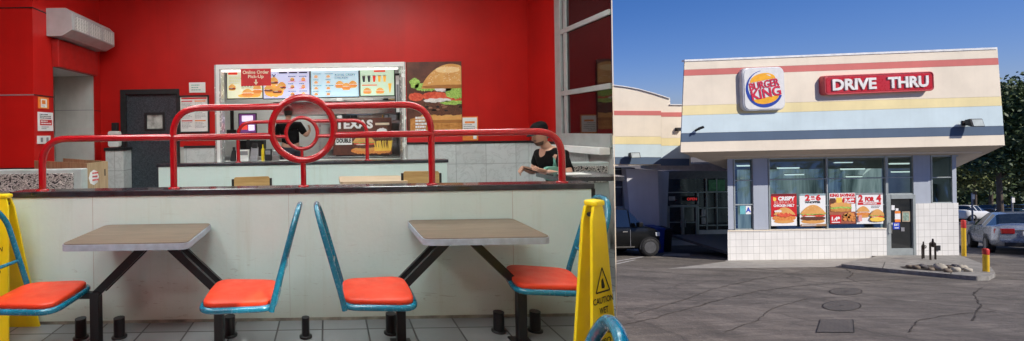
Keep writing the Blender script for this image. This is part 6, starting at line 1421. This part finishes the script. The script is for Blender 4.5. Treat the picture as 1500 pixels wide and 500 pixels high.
for i, s in enumerate(suv):
    s = list(s)
    if s[6] == 'r': s[6] = 'r'
    for q in (3, 4): s[q] *= 1.09
    suv[i] = tuple(s)
sr, mp = car(og, Vector((1, 0, 0)), Vector((0, -1, 0)), suv, BPAINT, 'black SUV parked side-on at the left in front of the grey wing wall', wheels=(.85, 3.86), wr=.35)
mb = MB(); mb.hexa([mp(x, y, z) for z in (1.13, 1.31) for x, y in ((3.3, .95), (3.47, .95), (3.47, 1.12), (3.3, 1.12))], BPAINT); build(mb, 'mirror', sr, .03)
mb = MB(); mb.hexa([mp(x, y, z) for z in (.76, .92) for x, y in ((4.1, .89), (4.30, .84), (4.34, .66), (4.1, .75))], HEADL); build(mb, 'headlight', sr, .02)
mb = MB()
for x in (1.31, 2.25, 3.1): mb.add([mp(x, .9345, .4), mp(x + .012, .9345, .4), mp(x + .012, .9345, 1.03), mp(x, .9345, 1.03)], [(0, 1, 2, 3)], INKG)
for x in (1.9, 2.8): mb.hexa([mp(a, b, z) for z in (.94, .98) for a, b in ((x, .93), (x + .18, .93), (x + .18, .96), (x, .96))], CHR)
mb.hexa([mp(a, b, z) for z in (.36, .40) for a, b in ((1.2, .93), (3.25, .93), (3.25, .95), (1.2, .95))], CHR); build(mb, 'door_trim', sr)
# silver sedan, rear left corner toward the viewer
SPAINT = M('silver_car_paint', (.33, .37, .43), .28, .4, coat=.7, var=.03)
p = P(1458, 374, 15.6); Lh = Vector((.75, .66, 0)).normalized() ; Wh = Vector((1.3, -.85, 0)).normalized()
og = Vector((p.x, p.y, 0)) + Wh * .80; og.z = gz(og.y)
sed = [(0, .70, .42, .86, .88, .58, 'b'), (.05, .78, .32, .98, 1.02, .64, 'b'), (.5, .84, .26, 1.02, 1.08, .66, 'b'), (.60, .85, .25, 1.01, 1.09, .66, 'w'), (1.20, .87, .24, .98, 1.42, .58, 'r'), (1.26, .87, .24, .98, 1.43, .58, 's'), (1.75, .88, .23, .97, 1.47, .57, 's'), (1.82, .88, .23, .97, 1.475, .57, 'p'), (1.88, .88, .23, .97, 1.48, .57, 's'), (2.6, .88, .23, .96, 1.47, .57, 's'), (2.68, .88, .23, .96, 1.45, .57, 'r'), (3.35, .87, .23, .95, 1.02, .62, 'w'), (3.5, .87, .24, .93, .98, .6, 'b'), (4.2, .84, .26, .82, .86, .55, 'b'), (4.5, .74, .3, .66, .7, .5, 'b'), (4.62, .6, .38, .5, .55, .42, 'b')]
sd, mp = car(og, Lh, Wh, sed, SPAINT, 'silver saloon car parked at the right edge with its rear facing the lot', wheels=(.95, 3.7), wr=.33)
for s in (-1, 1):
    mb = MB(); mb.hexa([mp(x, y * s, z) for z in (.74, .93) for x, y in ((-.03, .38), (-.02, .66), (.16, .815), (.18, .40))] if s > 0 else [mp(x, y * s, z) for z in (.74, .93) for x, y in ((-.03, .38), (-.02, .66), (.16, .815), (.18, .40))], TAIL); build(mb, 'tail_light', sd, .02)
    mb = MB(); mb.hexa([mp(x, y * s, z) for z in (.98, 1.1) for x, y in ((2.62, .86), (2.80, .86), (2.80, 1.04), (2.62, 1.04))], SPAINT); build(mb, 'mirror', sd, .03)
mb = MB(); mb.hexa([mp(x, y, z) for z in (.68, .83) for x, y in ((-.035, -.22), (-.035, .22), (.05, .22), (.05, -.22))], PAPER); mb.hexa([mp(x, y, z) for z in (.73, .78) for x, y in ((-.038, -.17), (-.038, .17), (.0, .17), (.0, -.17))], BLUEP); build(mb, 'number_plate', sd)
mb = MB(); mb.hexa([mp(x, y, z) for z in (.86, .885) for x, y in ((-.03, -.36), (-.03, .36), (.05, .36), (.05, -.36))], CHR); build(mb, 'boot_trim', sd)
mb = MB(); mb.hexa([mp(x, y, z) for z in (.30, .44) for x, y in ((-.04, -.6), (-.04, .6), (.1, .6), (.1, -.6))], BLK); mb.hexa([mp(x, y, z) for z in (.50, .53) for x, y in ((-.035, -.72), (-.035, .72), (.1, .72), (.1, -.72))], SPAINT); build(mb, 'bumper', sd, .01)
mb = MB()
for s in (-1, 1):
    for x in (1.25, 1.85, 2.75): mb.add([mp(x, .884 * s, .36), mp(x + .012, .884 * s, .36), mp(x + .012, .862 * s, .95), mp(x, .862 * s, .95)], [(0, 1, 2, 3)], BLK)
    for x in (1.4, 2.3): mb.hexa([mp(a, b * s, z) for z in (.82, .85) for a, b in ((x, .875), (x + .18, .875), (x + .18, .91), (x, .91))], CHR)
build(mb, 'door_trim', sd)
# far cars
WPNT = M('white_car_paint', (.72, .73, .74), .25, coat=.8, var=.04); DPNT = M('dark_grey_car_paint', (.03, .035, .045), .2, coat=.8)
def farcar(px0, px1, pb, pnt, lab):
    d = G((px0 + px1) / 2, pb).y; d = min(d, 60); x0 = P(px0, pb, d).x; x1 = P(px1, pb, d).x; k = (x1 - x0) / 4.62
    st2 = [(a * k, *r_) for a, *r_ in [(s[0], *s[1:]) for s in sed]]
    return car(Vector((x0, d, gz(d))), Vector((1, 0, 0)), Vector((0, 1, 0)), st2, pnt, lab, wheels=(.95 * k, 3.7 * k), small=True)
farcar(1397, 1434, 325, WPNT, 'white car parked far off behind the tall bollard'); farcar(1436, 1478, 322, DPNT, 'dark car parked far off under the trees, left of the tree trunk'); farcar(1474, 1530, 323, M('dark_green_car_paint', (.02, .035, .035), .2, coat=.8), 'dark car parked far off at the right edge above the silver car')

# ================================================================= TREES
def leafm(name, a, b, c):
    m, nt, bs = nt_mat(name); vec = coords(nt)
    f = noise(nt, vec, .55, 4, .6); g = noise(nt, vec, 9, 2)
    col = ramp(nt, f, [(.32, a), (.5, b), (.68, c)]); col = mix(nt, ramp(nt, g, [(.35, .6), (.6, 0.0)]), col, tuple(x * .4 for x in a))
    nt.links.new(col, bs.inputs['Base Color']); bs.inputs['Roughness'].default_value = .6; bs.inputs['Transmission Weight'].default_value = 0
    return m
BARK = M('bark', (.10, .075, .055), .9, var=.4, scale=8, bmp=.8, bscale=14, stretch=(1, 1, .3))
LD = leafm('dark_leaves', (.018, .040, .012), (.05, .09, .024), (.13, .18, .045)); LL = leafm('olive_leaves', (.06, .08, .018), (.15, .18, .045), (.27, .28, .08)); 
def tree(base, H, crown, n, lm, label, leaf=.2, cr=.3, seed=1, group='trees at the right behind the car park'):
    rn = random.Random(seed); root = empty('tree', base, label, 'tree', group)
    mb = MB(); top = base + Vector((rn.uniform(-.3, .3), 0, H * .62)); mid = base.lerp(top, .5) + Vector((rn.uniform(-.15, .15), 0, 0))
    mb.tube([base, mid, top, top + Vector((0, 0, H * .2))], [cr, cr * .75, cr * .5, cr * .15], BARK, 10)
    for (c, r) in crown:
        c = base + Vector(c); s = base.lerp(top, rn.uniform(.55, .95)); mb.tube([s, s.lerp(c, .5) + Vector((0, 0, .3)), c], [cr * .4, cr * .25, cr * .08], BARK, 7)
    build(mb, 'trunk', root)
    mb = MB(); vs, fs = [], []; tot = sum(r[0] * r[1] * r[2] for _, r in crown)
    for (c, r) in crown:
        c = base + Vector(c); k = int(n * (r[0] * r[1] * r[2]) / tot); ncl = max(8, k // 26)
        for q in range(ncl):
            th, ph = rn.uniform(0, 2 * math.pi), math.acos(rn.uniform(-.9, 1)); rad = rn.uniform(.45, 1.06) ** .55
            cc = c + Vector((r[0] * math.sin(ph) * math.cos(th), r[1] * math.sin(ph) * math.sin(th), r[2] * math.cos(ph))) * rad; cs = rn.uniform(.22, .5)
            for _ in range(26):
                p = cc + Vector((rn.gauss(0, cs), rn.gauss(0, cs), rn.gauss(0, cs * .65))); a = Vector((rn.gauss(0, 1), rn.gauss(0, 1), rn.gauss(0, .6))).normalized(); b = a.orthogonal().normalized(); b = (Matrix.Rotation(rn.uniform(0, 6.28), 3, a) @ b); c2 = a.cross(b); s = leaf * rn.uniform(.6, 1.3); i0 = len(vs)
                vs += [p - b * s, p + c2 * s * .45, p + b * s, p - c2 * s * .45]; fs.append((i0, i0 + 1, i0 + 2, i0 + 3))
    mb.add(vs, fs, lm); mb.keepn = True; build(mb, 'crown', root); return root
def gp(px, pb): p = G(px, pb); return p
def tpx(px, d): x = P(px, 320, d).x; return Vector((x, d, gz(d)))
tree(tpx(1466, 30), 9.5, [((0.8, 0, 8.6), (1.9, 1.9, 1.5)), ((.6, 0, 6.6), (2.2, 2.0, 1.7)), ((1.9, .2, 7.4), (2.0, 1.9, 1.8)), ((.1, 0, 4.6), (1.7, 1.7, 1.0)), ((1.9, 0, 4.8), (1.9, 1.6, 1.3))], 17000, LD, 'dark leafy tree rising right of the building above the silver car', .15, .16, 3)
tree(tpx(1530, 33), 10.5, [((0, 0, 8.2), (2.6, 2.4, 2.2)), ((-1.6, 0, 6.6), (2.2, 2.0, 1.8)), ((0, 0, 5), (2.6, 2.4, 1.6))], 13000, LD, 'dark leafy tree at the right edge behind the first one', .17, .2, 5)
tree(tpx(1428, 42), 8, [((0, 0, 5.2), (2.0, 2.0, 1.5)), ((-1.6, 0, 5.6), (1.6, 1.6, 1.3)), ((1.5, 0, 5.4), (1.5, 1.5, 1.4)), ((0, 0, 6.8), (2, 2, 1.2)), ((-.6, 0, 4.0), (2.2, 1.6, 1.0))], 10000, LL, 'olive green sunlit tree seen below the roof overhang', .16, .14, 8)
tree(tpx(1398, 50), 9, [((0, 0, 5.2), (2.6, 2.4, 2.0)), ((2.2, 0, 6.2), (2.2, 2, 1.8))], 6000, LL, 'olive green tree farther back, half hidden by the building corner', .2, .2, 9)
tree(tpx(1452, 55), 9.5, [((0, 0, 6.2), (2.8, 2.4, 2.2)), ((2.2, 0, 4.8), (2.6, 2, 2.0)), ((-1.8, 0, 4.6), (2.0, 2, 1.6))], 9000, LD, 'dark tree farther back between the olive tree and the dark tree', .22, .2, 10)
# tree outside the picture that throws the dappled shade at the right
tree(Vector((31.5, 8.2, gz(8.2))), 7.5, [((-.4, 0, 5.2), (2.6, 2.4, 1.6)), ((-1.8, .4, 4.5), (1.5, 1.7, 1.1)), ((1.4, .5, 4.8), (1.8, 1.7, 1.3))], 7000, LD, 'shade tree standing beside the right side of the car park', .16, .18, 12, None)
PALMF = leafm('palm_fronds', (.02, .035, .012), (.04, .06, .02), (.08, .09, .03)); SKIRT = M('dry_palm_skirt', (.09, .07, .045), .9, var=.4, bmp=.8)
def palm(x, y, H, seed, label):
    rn = random.Random(seed); b = Vector((x, y, gz(y))); r = empty('palm_tree', b, label, 'palm', 'fan palms across the car park')
    mb = MB(); mb.tube([b, b + Vector((.1, 0, H * .5)), b + Vector((0, 0, H))], [.22, .17, .15], BARK, 10); build(mb, 'trunk', r)
    mb = MB(); rings = []
    for rr, z in ((.25, H * .45), (.5, H * .5), (.62, H * .8), (.4, H * .97)): rings.append([b + Vector((rr * math.cos(a) * rn.uniform(.8, 1.2), rr * math.sin(a) * rn.uniform(.8, 1.2), z)) for a in [2 * math.pi * q / 14 for q in range(14)]])
    mb.loft(rings, SKIRT); build(mb, 'dry_skirt', r)
    mb = MB(); top = b + Vector((0, 0, H))
    for _ in range(34):
        a, e = rn.uniform(0, 6.28), rn.uniform(-.5, 1.3); d = Vector((math.cos(a) * math.cos(e), math.sin(a) * math.cos(e), math.sin(e))); t = top + d * rn.uniform(.7, 1.0); w = d.orthogonal().normalized()
        mb.tube([top, t], .02, PALMF, 5)
        for q in range(11):
            f = (q - 5) / 5; dd = (d + w * f * 1.1).normalized(); u = dd.cross(w).normalized() * .05; mb.add([t - u, t + dd * rn.uniform(.55, .8) + Vector((0, 0, -.12 * abs(f))), t + u], [(0, 1, 2)], PALMF)
    mb.keepn = True; build(mb, 'fronds', r)
for k, (px_, t_, H_) in enumerate(((1165, 15, 5.6), (1232, 16, 6.2), (1290, 14.5, 5.2), (1325, 17, 6.2), (1098, 17, 5.8))):
    q = (px_ - 480) / 640; palm(15.1 * q + q * t_, 15.1 - .9 * t_, H_, k, 'tall fan palm with dry skirt across the car park')
# background wood + hedge
mb = MB(); vs, fs = [], []; rn = random.Random(4)
for _ in range(26000):
    y = rn.uniform(62, 82); x = rn.uniform(75, 175); hh = 5.5 + 2.2 * math.sin(x * .35) + 1.2 * math.sin(x * 1.1 + 2)
    p = Vector((x, y, gz(y) + rn.uniform(.0, 1) ** .7 * hh)); a = Vector((rn.gauss(0, 1), rn.gauss(0, 1), rn.gauss(0, .6))).normalized(); b = a.orthogonal().normalized(); c2 = a.cross(b); s = rn.uniform(.25, .5); i0 = len(vs)
    vs += [p - b * s, p + c2 * s * .6, p + b * s, p - c2 * s * .6]; fs.append((i0, i0 + 1, i0 + 2, i0 + 3))
mb.add(vs, fs, LD); mb.keepn = True; tag(build(mb, 'distant_trees'), 'dark mass of distant trees behind the car park', 'trees', None, 'stuff')
# pole signs
for px, pt_, pb, lab in ((1424.5, 283, 322, 'thin grey pole with small pale sign beyond the white car'), (1483, 288, 322, 'thin grey pole beyond the silver car roof')):
    d = 36; a = tpx(px, d); zt_ = P(px, pt_, d).z; r = empty('sign_pole', a, lab, 'pole'); mb = MB(); mb.tube([a, Vector((a.x, d, zt_))], .05, INKG, 8); build(mb, 'pole', r)
    mb = MB(); mb.box(a.x - .12, a.x + .12, d - .07, d - .055, zt_ - .5, zt_ - .1, PAPER); build(mb, 'sign_plate', r)

# ================================================================= SKY AND SUN
SD = Vector((.85, -1, 1.15)).normalized(); el = math.asin(SD.z); az = math.atan2(SD.x, SD.y)
wd = bpy.data.worlds.new('World'); scene.world = wd; wd.use_nodes = True; nt = wd.node_tree
sky = nt.nodes.new('ShaderNodeTexSky'); sky.sky_type = 'NISHITA'; sky.sun_disc = False; sky.sun_elevation = el; sky.sun_rotation = az
sky.air_density = 1.0; sky.dust_density = .25; sky.ozone_density = 3.0; sky.altitude = 300
hs = nt.nodes.new('ShaderNodeHueSaturation'); hs.inputs['Saturation'].default_value = 1.32; hs.inputs['Value'].default_value = .93
nt.links.new(sky.outputs[0], hs.inputs['Color'])
bg = nt.nodes['Background']; bg.inputs['Strength'].default_value = .085
tcw = nt.nodes.new('ShaderNodeTexCoord'); spw = nt.nodes.new('ShaderNodeSeparateXYZ'); nt.links.new(tcw.outputs['Generated'], spw.inputs[0])
tint = mix(nt, 1.0, hs.outputs[0], ramp(nt, spw.outputs['Z'], [(0.0, (.72, .78, 1.0)), (.16, (.92, .90, 1.0)), (.45, (1, 1, 1))]), 'MULTIPLY')
tint = mix(nt, 1.0, tint, (1.0, 1.0, 1.32), 'MULTIPLY'); nt.links.new(tint, bg.inputs['Color'])
sl = bpy.data.lights.new('sun', 'SUN'); sl.energy = 5.0; sl.angle = R(.53); sl.color = (1, .93, .83); so = bpy.data.objects.new('sun', sl); COL.objects.link(so); so.rotation_euler = (-SD).to_track_quat('-Z', 'Y').to_euler(); so.location = (20, -20, 30)

scene.render.engine = 'CYCLES'
scene.cycles.max_bounces = 8; scene.cycles.transparent_max_bounces = 12
scene.view_settings.view_transform = 'Standard'; scene.view_settings.look = 'None'; scene.view_settings.exposure = 0; scene.view_settings.gamma = 1
